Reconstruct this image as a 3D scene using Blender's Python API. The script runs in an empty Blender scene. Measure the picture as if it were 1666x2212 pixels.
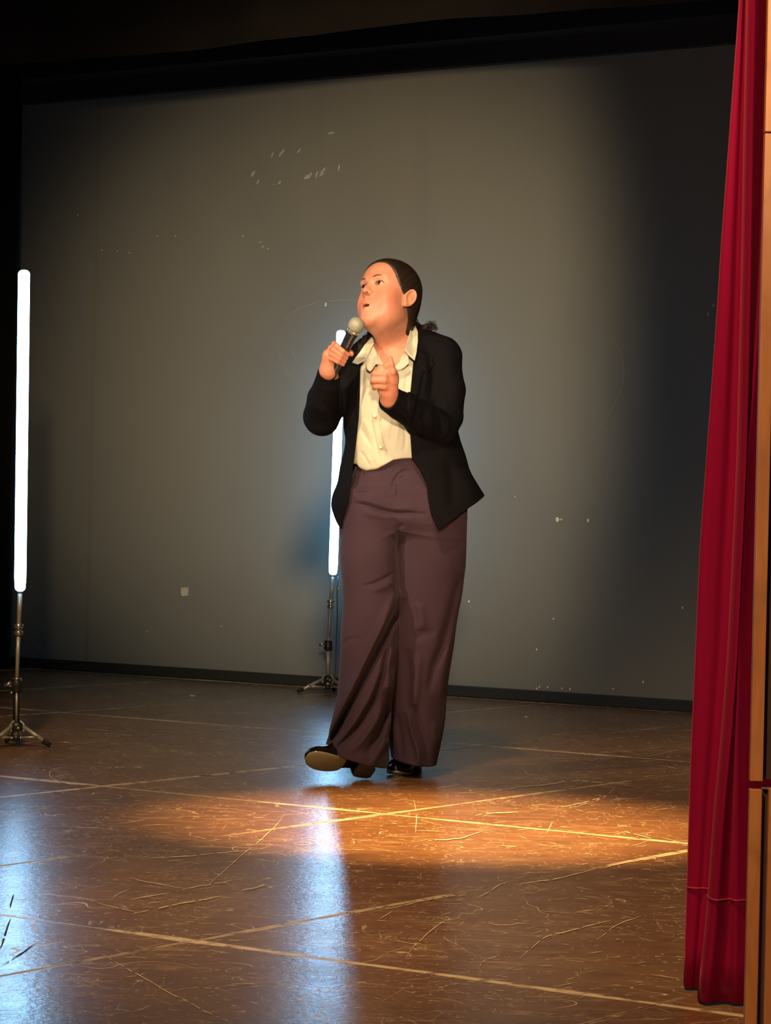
import bpy, math, random
import numpy as np
from mathutils import Vector, Matrix

random.seed(7)
scene = bpy.context.scene
COL = scene.collection

# ------------------------------------------------------------------ camera
F = 6000.0                 # focal length in pixels of the 1666 x 2212 frame
CX, CY = 833.0, 1106.0
H = 0.87                   # lens height above the stage floor
ROLL = math.radians(1.3)
CR, SR = math.cos(ROLL), math.sin(ROLL)
cam_d = bpy.data.cameras.new('camera')
cam = bpy.data.objects.new('camera', cam_d)
COL.objects.link(cam)
cam_d.sensor_fit = 'VERTICAL'
cam_d.sensor_height = 36.0
cam_d.lens = 36.0 * F / 2212.0
cam_d.clip_start = 0.1
cam_d.clip_end = 100
cam.matrix_world = Matrix(((CR, -SR, 0, 0), (0, 0, -1, 0), (SR, CR, 0, H), (0, 0, 0, 1)))
scene.camera = cam

# ------------------------------------------------------------------ view and world
scene.view_settings.view_transform = 'Standard'
scene.view_settings.look = 'None'
scene.view_settings.gamma = 1.0
scene.view_settings.use_curve_mapping = False
scene.view_settings.exposure = 0.0
w = bpy.data.worlds.new('dark hall')
scene.world = w
w.use_nodes = True
w.node_tree.nodes['Background'].inputs[0].default_value = (0.9, 0.75, 0.55, 1)
w.node_tree.nodes['Background'].inputs[1].default_value = 0.004


def spot(name, loc, target, power, size, blend, radius, color):
    d = bpy.data.lights.new(name, 'SPOT')
    d.energy = power
    d.spot_size = math.radians(size)
    d.spot_blend = blend
    d.shadow_soft_size = radius
    d.color = color
    o = bpy.data.objects.new(name, d)
    COL.objects.link(o)
    o.location = loc
    o.rotation_euler = (Vector(target) - Vector(loc)).to_track_quat('-Z', 'Y').to_euler()
    return o


WARM = (1.0, 0.77, 0.47)
spot('front_spotlight', (0.22, -3.0, 2.65), (-0.08, 13.2, 1.50), 7300, 14.0, 1.0, 0.30, WARM)
spot('key_spotlight', (-4.2, 5.4, 3.3), (0.0, 9.09, 1.0), 950, 17, 0.9, 0.10, WARM)
spot('floor_spotlight', (0.5, 5.4, 5.2), (0.22, 7.75, 0.0), 8200, 20, 1.0, 0.05, (1.0, 0.62, 0.25))
spot('floor_fill', (-0.9, 3.0, 6.5), (-0.1, 7.6, 0.0), 1900, 52, 0.8, 0.3, (1.0, 0.70, 0.38))  # added fill, no seen source: lifts the whole floor
spot('house_spotlight', (-1.6, -2.5, 4.2), (0.80, 4.9, 1.05), 1500, 25, 1.0, 0.3, (1.0, 0.74, 0.5))


# ------------------------------------------------------------------ projection helpers (used only to read sizes and places)
def at(px, py, Y):
    a, b = (px - CX) * Y / F, (CY - py) * Y / F
    return Vector((a * CR - b * SR, Y, H + a * SR + b * CR))


def on_floor(px, py, z=0.0):
    a, b = (px - CX), (CY - py)
    dz = (a * SR + b * CR) / F
    return at(px, py, (z - H) / dz)


# ------------------------------------------------------------------ objects
def tag(o, label=None, cat=None, group=None, kind=None):
    if label: o['label'] = label
    if cat: o['category'] = cat
    if group: o['group'] = group
    if kind: o['kind'] = kind
    return o


def link(o, parent=None):
    COL.objects.link(o)
    if parent is not None:
        o.parent = parent
    return o


def wloc(p):
    v = Vector((0, 0, 0))
    while p is not None:
        v = v + p.location
        p = p.parent
    return v


def empty(name, loc):
    o = bpy.data.objects.new(name, None)
    o.empty_display_size = 0.1
    COL.objects.link(o)
    o.location = loc
    return o


def mesh_obj(name, v, f, mat, parent=None, smooth=True, origin=None):
    """v in world space; the object origin sits at `origin` (default: the parent's)"""
    v = np.asarray(v, dtype=np.float64)
    pl = np.array(wloc(parent)) if parent is not None else np.zeros(3)
    o_w = np.array(origin) if origin is not None else pl
    me = bpy.data.meshes.new(name)
    me.from_pydata((v - o_w).tolist(), [], f)
    me.update()
    if smooth:
        me.polygons.foreach_set('use_smooth', [True] * len(me.polygons))
    if mat is not None:
        me.materials.append(mat)
    o = bpy.data.objects.new(name, me)
    link(o, parent)
    o.location = o_w - pl
    return o


class MB:
    def __init__(s):
        s.v, s.f = [], []

    def add(s, v, f):
        n = len(s.v)
        s.v += [tuple(p) for p in v]
        s.f += [tuple(i + n for i in q) for q in f]
        return s

    def box(s, c, h, ax=None):
        c = Vector(c)
        ax = ax or (Vector((1, 0, 0)), Vector((0, 1, 0)), Vector((0, 0, 1)))
        v = []
        for k in (-1, 1):
            for j in (-1, 1):
                for i in (-1, 1):
                    v.append(c + ax[0] * (h[0] * i) + ax[1] * (h[1] * j) + ax[2] * (h[2] * k))
        return s.add(v, [(0, 2, 3, 1), (4, 5, 7, 6), (0, 1, 5, 4), (2, 6, 7, 3), (0, 4, 6, 2), (1, 3, 7, 5)])

    def tube(s, pts, rad, n=12, cap=True, sq=(1, 1)):
        pts = [Vector(p) for p in pts]
        if not hasattr(rad, '__len__'):
            rad = [rad] * len(pts)
        v, f = [], []
        up = None
        for i, p in enumerate(pts):
            t = (pts[min(i + 1, len(pts) - 1)] - pts[max(i - 1, 0)])
            t = t.normalized() if t.length > 1e-9 else Vector((0, 0, 1))
            if up is None:
                up = Vector((0, -1, 0)) if abs(t.y) < .8 else Vector((1, 0, 0))
            a = t.cross(up).normalized()
            b = a.cross(t).normalized()
            up = b
            for j in range(n):
                th = 2 * math.pi * j / n
                v.append(p + a * (rad[i] * sq[0] * math.cos(th)) + b * (rad[i] * sq[1] * math.sin(th)))
        for i in range(len(pts) - 1):
            for j in range(n):
                k = (j + 1) % n
                f.append((i * n + j, (i + 1) * n + j, (i + 1) * n + k, i * n + k))
        if cap:
            f.append(tuple(range(n)))
            m = (len(pts) - 1) * n
            f.append(tuple(m + j for j in reversed(range(n))))
        return s.add(v, f)

    def ball(s, c, r, n=12, m=8, ax=None):
        c = Vector(c)
        if not hasattr(r, '__len__'):
            r = (r, r, r)
        ax = ax or (Vector((1, 0, 0)), Vector((0, 1, 0)), Vector((0, 0, 1)))
        v, f = [], []
        for i in range(m + 1):
            ph = math.pi * i / m
            for j in range(n):
                th = 2 * math.pi * j / n
                v.append(c + ax[0] * (r[0] * math.sin(ph) * math.cos(th)) + ax[1] * (r[1] * math.sin(ph) * math.sin(th)) + ax[2] * (r[2] * math.cos(ph)))
        for i in range(m):
            for j in range(n):
                k = (j + 1) % n
                f.append((i * n + j, (i + 1) * n + j, (i + 1) * n + k, i * n + k))
        return s.add(v, f)

    def obj(s, name, mat, parent=None, smooth=True, origin=None, bevel=0):
        o = mesh_obj(name, s.v, s.f, mat, parent, smooth, origin)
        if bevel:
            m = o.modifiers.new('bevel', 'BEVEL')
            m.width = bevel
            m.segments = 2
            m.limit_method = 'ANGLE'
        return o


# ------------------------------------------------------------------ materials
class NT:
    def __init__(s, name):
        s.m = bpy.data.materials.new(name)
        s.m.use_nodes = True
        s.t = s.m.node_tree
        s.b = s.t.nodes['Principled BSDF']

    def n(s, kind, **kw):
        nd = s.t.nodes.new(kind)
        for k, v in kw.items():
            if k.startswith('i_'):
                key = k[2:]
                key = int(key) if key.isdigit() else key.replace('_', ' ')
                nd.inputs[key].default_value = v
            else:
                setattr(nd, k, v)
        return nd

    def l(s, a, b):
        s.t.links.new(a, b)

    def put(s, sock, x):
        if isinstance(x, (int, float)):
            sock.default_value = x
        elif isinstance(x, (tuple, list)):
            sock.default_value = x
        else:
            s.l(x, sock)

    def math(s, op, a, b=None, c=None, clamp=False):
        nd = s.n('ShaderNodeMath', operation=op, use_clamp=clamp)
        s.put(nd.inputs[0], a)
        if b is not None: s.put(nd.inputs[1], b)
        if c is not None: s.put(nd.inputs[2], c)
        return nd.outputs[0]

    def ss(s, x, lo, hi):          # smoothstep mask
        nd = s.n('ShaderNodeMapRange', interpolation_type='SMOOTHSTEP')
        s.put(nd.inputs[0], x)
        nd.inputs[1].default_value = lo
        nd.inputs[2].default_value = hi
        return nd.outputs[0]

    def mix(s, fac, a, b):
        nd = s.n('ShaderNodeMix', data_type='RGBA')
        s.put(nd.inputs[0], fac)
        s.put(nd.inputs[6], a if not isinstance(a, tuple) else (*a, 1)[:4])
        s.put(nd.inputs[7], b if not isinstance(b, tuple) else (*b, 1)[:4])
        return nd.outputs[2]

    def pos(s, scale=(1, 1, 1), kind='world', rot=(0, 0, 0)):
        if kind == 'world':
            src = s.n('ShaderNodeNewGeometry').outputs['Position']
        else:
            src = s.n('ShaderNodeTexCoord').outputs['Object']
        mp = s.n('ShaderNodeMapping')
        mp.inputs['Scale'].default_value = scale
        mp.inputs['Rotation'].default_value = rot
        s.l(src, mp.inputs[0])
        return mp.outputs[0]

    def noise(s, vec, scale, detail=3, rough=.55, dist=0.0):
        nd = s.n('ShaderNodeTexNoise')
        s.l(vec, nd.inputs['Vector'])
        nd.inputs['Scale'].default_value = scale
        nd.inputs['Detail'].default_value = detail
        nd.inputs['Roughness'].default_value = rough
        nd.inputs['Distortion'].default_value = dist
        return nd.outputs['Fac']

    def bump(s, h, strength=.3, dist=.002):
        nd = s.n('ShaderNodeBump')
        nd.inputs['Strength'].default_value = strength
        nd.inputs['Distance'].default_value = dist
        s.l(h, nd.inputs['Height'])
        s.l(nd.outputs[0], s.b.inputs['Normal'])

    def set(s, **kw):
        for k, v in kw.items():
            s.put(s.b.inputs[k.replace('_', ' ')], v if not (isinstance(v, tuple) and len(v) == 3) else (*v, 1))
        return s


def simple(name, col, rough=.5, metal=0, nscale=40, nvar=.15, kind='obj', **kw):
    t = NT(name)
    nz = t.noise(t.pos(kind=kind), nscale)
    a = tuple(c * (1 - nvar) for c in col)
    b = tuple(min(1, c * (1 + nvar)) for c in col)
    t.l(t.mix(nz, a, b), t.b.inputs['Base Color'])
    t.set(Roughness=rough, Metallic=metal, **kw)
    return t.m


def mat_wall():
    t = NT('wall_paint')
    p = t.pos()
    n1 = t.noise(p, .7, 3)
    n2 = t.noise(t.pos((2.2, 2.2, .25)), 1.4, 3)
    n3 = t.noise(p, 160, 2)
    c = t.mix(t.ss(n1, .3, .7), (.222, .215, .190), (.252, .243, .212))
    c = t.mix(t.math('MULTIPLY', t.ss(n2, .55, .8), .35), c, (.185, .18, .160))
    t.l(c, t.b.inputs['Base Color'])
    t.set(Roughness=.62)
    t.b.inputs['Specular IOR Level'].default_value = .3
    t.bump(n3, .12, .002)
    return t.m


def mat_floor(hx, hy):
    t = NT('lacquered_hardboard')
    w = t.pos()
    ob = t.n('ShaderNodeTexCoord').outputs['Object']
    sx = t.n('ShaderNodeSeparateXYZ')
    t.l(ob, sx.inputs[0])
    ex = t.math('SUBTRACT', hx, t.math('ABSOLUTE', sx.outputs[0]))
    ey = t.math('SUBTRACT', hy, t.math('ABSOLUTE', sx.outputs[1]))
    e = t.math('MINIMUM', ex, ey)
    nb = t.noise(w, 1.3, 2)
    nj = t.noise(w, 9, 4, .7)
    # ragged worn rim along the joints: broad across the stage, thin and broken the other way
    jag = t.math('MULTIPLY', nj, .016)
    wid = t.math('ADD', t.math('MULTIPLY', t.ss(nb, .38, .75), .026), .006)
    rim = t.ss(t.math('SUBTRACT', t.math('ADD', wid, jag), ey), .004, .016)
    rim = t.math('MULTIPLY', rim, t.ss(t.noise(w, 23, 3, .7), .30, .52))
    widx = t.math('ADD', t.math('MULTIPLY', t.ss(t.noise(w, .8, 2), .38, .66), .012), .0025)
    rimx = t.ss(t.math('SUBTRACT', t.math('ADD', widx, t.math('MULTIPLY', nj, .010)), ex), .004, .012)
    rimx = t.math('MULTIPLY', rimx, t.ss(t.noise(w, 17, 3, .7), .32, .55))
    rim = t.math('MAXIMUM', rim, rimx)
    # base tone
    info = t.n('ShaderNodeObjectInfo').outputs['Random']
    big = t.noise(w, 1.1, 4, .6)
    mid = t.noise(w, 6, 5, .65)
    c = t.mix(t.ss(big, .3, .7), (.150, .062, .022), (.235, .105, .038))
    c = t.mix(t.math('MULTIPLY', t.ss(mid, .45, .72), .55), c, (.105, .046, .020))
    c = t.mix(t.math('MULTIPLY', info, .25), c, (.20, .080, .024))
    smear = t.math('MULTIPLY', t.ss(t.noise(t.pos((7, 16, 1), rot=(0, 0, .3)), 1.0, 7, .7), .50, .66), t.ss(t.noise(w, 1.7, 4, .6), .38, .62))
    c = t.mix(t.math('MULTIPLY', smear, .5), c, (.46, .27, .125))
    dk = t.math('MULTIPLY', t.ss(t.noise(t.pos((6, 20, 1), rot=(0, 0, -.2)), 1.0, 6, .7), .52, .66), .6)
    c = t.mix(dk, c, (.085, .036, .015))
    # scuffs: thin isolines of noise, patchy
    def lines(scale, eps, dist, lo, hi, ps):
        n_ = t.noise(w, scale, 2, .5, dist)
        m_ = t.ss(t.math('ABSOLUTE', t.math('SUBTRACT', n_, .5)), eps, 0.0)
        return t.math('MULTIPLY', m_, t.ss(t.noise(w, ps, 3, .6), lo, hi))
    s1 = lines(2.3, .0030, 1.2, .42, .62, 2.3)
    s2 = lines(5.5, .0055, 1.6, .44, .62, 3.1)
    s3 = lines(13, .010, 1.5, .48, .66, 4.3)
    dash = t.math('MULTIPLY', t.ss(t.noise(w, 55, 3, .6), .60, .70), t.ss(t.noise(w, 3.3, 4, .65), .42, .62))
    st = t.noise(t.pos((4, 60, 1), rot=(0, 0, .25)), 1.0, 4, .7)
    s4 = t.math('MULTIPLY', t.ss(st, .60, .72), t.ss(t.noise(w, 2.6, 4, .65), .36, .58))
    st2 = t.noise(t.pos((60, 4, 1), rot=(0, 0, .5)), 1.0, 4, .7)
    s5 = t.math('MULTIPLY', t.ss(st2, .61, .74), t.ss(t.noise(w, 3.0, 4, .65), .38, .60))
    s = t.math('MAXIMUM', t.math('MAXIMUM', s1, t.math('MULTIPLY', s2, .8)), t.math('MULTIPLY', s3, .55))
    s = t.math('MAXIMUM', s, t.math('MAXIMUM', t.math('MULTIPLY', s4, .75), t.math('MULTIPLY', s5, .7)))
    s = t.math('MAXIMUM', s, t.math('MULTIPLY', dash, .7))
    s = t.math('MAXIMUM', s, t.math('MULTIPLY', rim, .9))
    c = t.mix(s, c, (.74, .55, .32))
    t.l(c, t.b.inputs['Base Color'])
    r = t.math('ADD', t.math('MULTIPLY', mid, .12), .18)
    r = t.math('ADD', r, t.math('MULTIPLY', s, .22))
    t.l(r, t.b.inputs['Roughness'])
    t.b.inputs['IOR'].default_value = 2.0
    t.bump(t.noise(w, 60, 4, .6), .22, .003)
    return t.m


def mat_cloth(name, col, col2=None, rough=.85, weave=900, sheen=.0, bump=.15, sheen_tint=None):
    t = NT(name)
    p = t.pos(kind='obj')
    n1 = t.noise(p, 6, 3)
    col2 = col2 or tuple(c * 1.2 for c in col)
    t.l(t.mix(t.ss(n1, .3, .7), col, col2), t.b.inputs['Base Color'])
    t.set(Roughness=rough)
    t.b.inputs['Specular IOR Level'].default_value = .25
    t.b.inputs['Sheen Weight'].default_value = sheen
    t.b.inputs['Sheen Roughness'].default_value = .4
    if sheen_tint: t.b.inputs['Sheen Tint'].default_value = (*sheen_tint, 1)
    t.bump(t.noise(p, weave, 2), bump, .0006)
    return t.m


def mat_velvet():
    t = NT('crimson_velvet')
    p = t.pos((1, 1, .05), kind='obj')
    n1 = t.noise(p, 30, 3)
    t.l(t.mix(t.ss(n1, .3, .7), (.185, .0008, .020), (.225, .0012, .027)), t.b.inputs['Base Color'])
    t.set(Roughness=.9)
    t.b.inputs['Specular IOR Level'].default_value = .1
    t.b.inputs['Sheen Weight'].default_value = .22
    t.b.inputs['Sheen Roughness'].default_value = .3
    t.b.inputs['Sheen Tint'].default_value = (1, .12, .16, 1)
    t.bump(t.noise(t.pos(kind='obj'), 700, 2), .2, .0006)
    return t.m


def mat_wood(name, a, b):
    t = NT(name)
    n1 = t.noise(t.pos((14, 14, 1.3), kind='obj'), 3.2, 5, .6, .6)
    n2 = t.noise(t.pos((3, 3, 3.2), kind='obj'), 3.5, 3)
    c = t.mix(t.ss(n1, .3, .7), a, b)
    c = t.mix(t.math('MULTIPLY', t.ss(n2, .5, .75), .6), c, tuple(x * .55 for x in a))
    t.l(c, t.b.inputs['Base Color'])
    t.set(Roughness=.45)
    t.bump(n1, .1, .001)
    return t.m


def mat_emit(name, col, strength):
    t = NT(name)
    t.set(Base_Color=(.9, .95, 1), Roughness=.3)
    t.b.inputs['Emission Color'].default_value = (*col, 1)
    t.b.inputs['Emission Strength'].default_value = strength
    return t.m


def mat_skin():
    t = NT('skin')
    at_ = t.n('ShaderNodeAttribute', attribute_name='tone')
    p = t.pos(kind='obj')
    nz = t.noise(p, 60, 3)
    c = t.mix(t.ss(nz, .3, .7), (.54, .225, .150), (.585, .255, .172))
    sp = t.n('ShaderNodeSeparateColor')
    t.l(at_.outputs['Color'], sp.inputs[0])
    c = t.mix(t.math('MULTIPLY', sp.outputs[0], .9), c, (.53, .145, .105))     # flush of cheeks, knuckles
    c = t.mix(sp.outputs[1], c, (.42, .10, .085))                             # lips
    c = t.mix(sp.outputs[2], c, (.09, .045, .03))                             # lash line; shade painted into nostrils and mouth opening
    t.l(c, t.b.inputs['Base Color'])
    t.set(Roughness=.48)
    t.b.inputs['Subsurface Weight'].default_value = .12
    t.b.inputs['Subsurface Radius'].default_value = (1.0, .35, .2)
    t.b.inputs['Subsurface Scale'].default_value = .008
    t.bump(t.noise(p, 500, 2), .08, .0006)
    return t.m


def mat_hair():
    t = NT('dark_brown_hair')
    a = t.n('ShaderNodeAttribute', attribute_name='strand')
    nz = t.n('ShaderNodeTexNoise')
    mp = t.n('ShaderNodeMapping')
    mp.inputs['Scale'].default_value = (130, 3, 3)
    t.l(a.outputs['Vector'], mp.inputs[0])
    t.l(mp.outputs[0], nz.inputs['Vector'])
    nz.inputs['Scale'].default_value = 1.0
    nz.inputs['Detail'].default_value = 5
    f = nz.outputs['Fac']
    t.l(t.mix(t.ss(f, .3, .7), (.010, .006, .0045), (.023, .0135, .0095)), t.b.inputs['Base Color'])
    t.set(Roughness=.42)
    t.bump(f, .35, .003)
    return t.m


M = {}
M['wall'] = mat_wall()
M['chip'] = simple('bare_plaster', (.85, .80, .68), .8)
M['chip2'] = simple('rubbed_paint', (.50, .475, .40), .8)
M['scuff'] = simple('faint_rub_mark', (.30, .29, .25), .6)
M['paper'] = simple('aged_paper', (.60, .56, .44), .7)
M['black'] = simple('flat_black_paint', (.010, .010, .011), .8)
M['base'] = simple('dark_baseboard_paint', (.030, .028, .024), .6)
M['drape'] = mat_cloth('black_drape', (.012, .012, .013), weave=300)
M['border'] = mat_cloth('brown_black_drape', (.030, .022, .016), weave=300)
M['velvet'] = mat_velvet()
M['seam'] = simple('crimson_stitching', (.33, .004, .035), .8)
M['wood'] = mat_wood('orange_stained_wood', (.44, .140, .028), (.54, .19, .045))
M['wood_dark'] = mat_wood('dark_brown_wood', (.055, .022, .006), (.075, .030, .008))  # dark brown, used for the panels set behind the boards
M['brace'] = simple('edge_highlight_tone', (.5, .35, .33), .35, .7)  # pale tone for the painted highlight strip on the lower boards
M['metal'] = simple('grey_stand_tube', (.44, .41, .33), .42, .45)
M['black_pl'] = simple('black_stand_plastic', (.018, .018, .018), .4)
M['chrome'] = simple('bright_clamp_metal', (.62, .58, .47), .25, .9)
M['rubber'] = simple('black_rubber', (.012, .012, .012), .8)
M['cable'] = simple('grey_cable', (.12, .12, .11), .5)
M['tube'] = mat_emit('lit_led_diffuser', (.29, .63, 1.0), 26.0)
M['tubecap'] = simple('white_end_cap', (.5, .55, .6), .4)
M['skin'] = mat_skin()
M['hair'] = mat_hair()
M['blazer'] = mat_cloth('black_wool', (.0032, .0027, .0042), (.0042, .0036, .0054), weave=700, sheen=.0)
M['blazer'].node_tree.nodes['Principled BSDF'].inputs['Specular IOR Level'].default_value = .10
M['trouser'] = mat_cloth('aubergine_suiting', (.045, .024, .041), (.052, .028, .047), weave=700, sheen=.06)
M['blouse'] = mat_cloth('ivory_blouse_cloth', (.51, .485, .405), (.56, .53, .445), weave=500, rough=.7)
M['button'] = simple('pearl_button', (.72, .66, .50), .2)
M['patent'] = simple('black_patent_leather', (.008, .006, .006), .12)
M['sole'] = simple('tan_rubber_sole', (.30, .25, .14), .55, nscale=14, nvar=.3)
M['heel'] = simple('scuffed_brown_heel', (.10, .075, .045), .5, nscale=30, nvar=.5)
M['grille'] = simple('microphone_mesh', (.30, .30, .25), .55, .15, nscale=900, nvar=.6)
M['brow'] = simple('brown_brow_hair', (.11, .052, .032), .7)
M['micband'] = simple('microphone_band', (.52, .50, .40), .3, .7)
M['micbody'] = simple('microphone_handle_black', (.012, .013, .018), .35)
M['flake'] = simple('floor_scratch_dust', (.66, .49, .29), .75, kind='world', nscale=60, nvar=.35)
M['crumb'] = simple('white_crumb', (.7, .68, .6), .8)
M['gouge'] = simple('dark_gouge', (.025, .015, .01), .7)


def mat_eye():
    t = NT('eye')
    a = t.n('ShaderNodeAttribute', attribute_name='tone')
    sp = t.n('ShaderNodeSeparateColor')
    t.l(a.outputs['Color'], sp.inputs[0])
    c = t.mix(sp.outputs[0], (.42, .35, .30), (.030, .014, .008))
    c = t.mix(sp.outputs[1], c, (.004, .004, .004))
    t.l(c, t.b.inputs['Base Color'])
    t.set(Roughness=.08)
    return t.m


M['eye'] = mat_eye()

# ================================================================== the setting
WP0, WP1 = on_floor(40, 1440), on_floor(1499, 1538)
WU = (WP1 - WP0).normalized()              # along the back wall, towards the right
WN = Vector((WU.y, -WU.x, 0))              # away from the wall, towards the hall
UP = Vector((0, 0, 1))
if WN.y > 0: WN = -WN


def frame_pt(a, b, z):
    return WP0 + WU * a + WN * b + UP * z


def on_wall(px, py, off=0.0):
    o = Vector((0, 0, H))
    d = at(px, py, 1.0) - o
    t = (WP0 + WN * off - o).dot(WN) / d.dot(WN)
    return o + d * t


def ab(p):
    q = p - WP0
    return q.dot(WU), q.dot(WN)


def fbox(mb, a0, a1, b0, b1, z0, z1):
    return mb.box(frame_pt((a0 + a1) / 2, (b0 + b1) / 2, (z0 + z1) / 2), (abs(a1 - a0) / 2, abs(b1 - b0) / 2, abs(z1 - z0) / 2), (WU, WN, UP))


# ---- floor: 2.2 x 1.1 m hardboard sheets with open joints
bA = [ab(on_floor(770, 2065))[1], ab(on_floor(833, 1758))[1], ab(on_floor(833, 1590))[1]]
aB = [ab(on_floor(320, 1692))[0], ab(on_floor(365, 1821))[0], ab(on_floor(850, 1962))[0]]
PB = (bA[0] - bA[2]) / 2
PA = abs(aB[2] - aB[0]) / 2
a_ref, b_ref = aB[1], bA[1]
floor = MB()
fbox(floor, -7, 9, 0.02, 9.2, -.20, -.014)
floor = tag(floor.obj('floor', M['black'], smooth=False), kind='structure')
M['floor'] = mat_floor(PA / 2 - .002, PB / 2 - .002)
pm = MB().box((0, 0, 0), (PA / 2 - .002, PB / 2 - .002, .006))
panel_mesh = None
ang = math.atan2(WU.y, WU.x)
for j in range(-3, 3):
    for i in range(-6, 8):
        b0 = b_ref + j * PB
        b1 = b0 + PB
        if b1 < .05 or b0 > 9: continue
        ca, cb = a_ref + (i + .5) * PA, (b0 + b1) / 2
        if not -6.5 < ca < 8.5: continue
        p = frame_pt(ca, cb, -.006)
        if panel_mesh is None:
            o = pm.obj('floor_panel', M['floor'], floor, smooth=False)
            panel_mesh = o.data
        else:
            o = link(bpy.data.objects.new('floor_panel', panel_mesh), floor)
        o.location = p
        o.rotation_euler = (0, 0, ang)
        # tiny unevenness between sheets
        o.location.z += random.uniform(-.0008, .0008)

# ---- scratches and gouges in the floor
def ribbon(mb, pts, wpx, z, proj, jit=.35):
    P = []
    for i in range(len(pts) - 1):
        n = max(2, int(math.hypot(pts[i + 1][0] - pts[i][0], pts[i + 1][1] - pts[i][1]) / 7))
        for k in range(n):
            t = k / n
            P.append((pts[i][0] * (1 - t) + pts[i + 1][0] * t, pts[i][1] * (1 - t) + pts[i + 1][1] * t))
    P.append(pts[-1])
    # soften corners
    for _ in range(3):
        P = [P[0]] + [tuple((P[i - 1][c] + 2 * P[i][c] + P[i + 1][c]) / 4 for c in (0, 1)) for i in range(1, len(P) - 1)] + [P[-1]]
    m = len(P)
    if m > 6:
        ph_, am = [random.uniform(0, 6.3) for _ in range(3)], random.uniform(.4, 1.1)
        P = [(x + am * math.sin(i * .55 + ph_[0]), y + am * (math.sin(i * .41 + ph_[1]) + .5 * math.sin(i * 1.3 + ph_[2]))) for i, (x, y) in enumerate(P)]
    v = []
    for i, p in enumerate(P):
        q, r = P[max(0, i - 1)], P[min(m - 1, i + 1)]
        dx, dy = r[0] - q[0], r[1] - q[1]
        L = math.hypot(dx, dy) or 1
        nx, ny = -dy / L, dx / L
        end = min(1, .25 + 3 * min(i, m - 1 - i) / m)
        w_ = wpx * .8 * (1 + random.uniform(-jit, jit)) * end * .5
        ox = random.uniform(-.3, .3)
        v.append(proj(p[0] + nx * w_ + ox * ny, p[1] + ny * w_, z))
        v.append(proj(p[0] - nx * w_ + ox * ny, p[1] - ny * w_, z))
    f = [(2 * i, 2 * i + 1, 2 * i + 3, 2 * i + 2) for i in range(m - 1) if m < 8 or random.random() > .16]
    mb.add(v, f)


def c1(*p): return [(x / 2, 1400 + y / 2) for x, y in p]
def c2(*p): return [(700 + x * .498, 1400 + y * .498) for x, y in p]


def fl(px, py, z): return on_floor(px, py, z)


mb = MB()
for w_, pts in [
        (1.6, c1((255, 515), (215, 530), (205, 552), (240, 572), (330, 592))),
        (1.4, c1((1230, 715), (1190, 770), (1150, 810), (1060, 880), (960, 970), (890, 1030))),
        (1.8, c1((430, 1315), (560, 1390), (700, 1470), (850, 1550), (1000, 1620))),
        (2.6, c1((580, 1145), (700, 1120), (800, 1100), (960, 1070))),
        (1.2, c1((610, 910), (850, 895), (1110, 868))),
        (2.2, c1((1040, 1050), (1160, 1018))), (1.6, c1((560, 1085), (660, 1070), (740, 1055))),
        (1.4, c1((760, 1050), (900, 1020), (1060, 995))), (1.3, c1((560, 990), (640, 1010), (740, 1030))),
        (1.2, c1((390, 1090), (480, 1115), (600, 1145))), (1.2, c1((480, 1090), (510, 1055), (560, 1040))),
        (1.8, c2((545, 1165), (460, 1230), (380, 1300), (355, 1348))),
        (1.9, c2((1245, 1178), (1150, 1205), (960, 1250), (900, 1300), (850, 1345))),
        (1.3, c2((1375, 1162), (1260, 1205), (1180, 1265))), (2.4, c2((992, 752), (966, 802))),
        (1.3, c2((385, 645), (405, 740), (398, 800))), (1.6, c2((665, 1082), (730, 1050), (750, 1030), (800, 1012))),
        (1.4, c2((1268, 598), (1240, 635), (1150, 665), (1000, 695))), (1.8, c2((690, 795), (600, 822), (450, 838))),
        (1.3, c2((670, 1185), (800, 1205), (890, 1180))), (1.5, c2((1180, 960), (1290, 935), (1420, 905))),
        (1.8, c2((830, 1030), (920, 1010), (1020, 1000), (1180, 955))), (1.5, c2((245, 1135), (320, 1125), (440, 1090), (660, 1065))),
        (1.3, c2((760, 1330), (670, 1365), (680, 1410))), (1.5, c2((1300, 795), (1420, 825))),
        (2.0, c2((670, 722), (740, 716), (840, 710))), (1.3, c2((240, 1175), (300, 1140))),
        (1.2, c2((1080, 690), (1240, 640))), (1.2, c2((720, 620), (1090, 575), (1340, 590)))]:
    ribbon(mb, pts, w_, .0016, fl)
rs = random.Random(3)
for k in range(800):                    # short nicks
    x, y = rs.uniform(20, 1480), rs.uniform(1560, 2200)
    L, s_ = min(120, 6 + rs.expovariate(1 / 16)), rs.gauss(0, .16)
    ribbon(mb, [(x, y), (x + L * .5, y + L * .5 * s_ + rs.uniform(-.06, .06) * L), (x + L, y + L * s_)], rs.uniform(.35, 1.0) * (.6 + .5 * (y - 1560) / 640), .0015, fl)
tag(mb.obj('floor_scratches', M['flake'], floor, smooth=False), kind='stuff')
mb = MB()
for w_, pts in [(3.0, c1((60, 1062), (52, 1085), (42, 1118))), (4.2, c1((46, 1172), (22, 1240), (0, 1292))), (2.2, c1((160, 1270), (90, 1320), (0, 1375)))]:
    ribbon(mb, pts, w_, .0017, fl)
tag(mb.obj('floor_gouges', M['gouge'], floor, smooth=False), kind='stuff')

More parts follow.
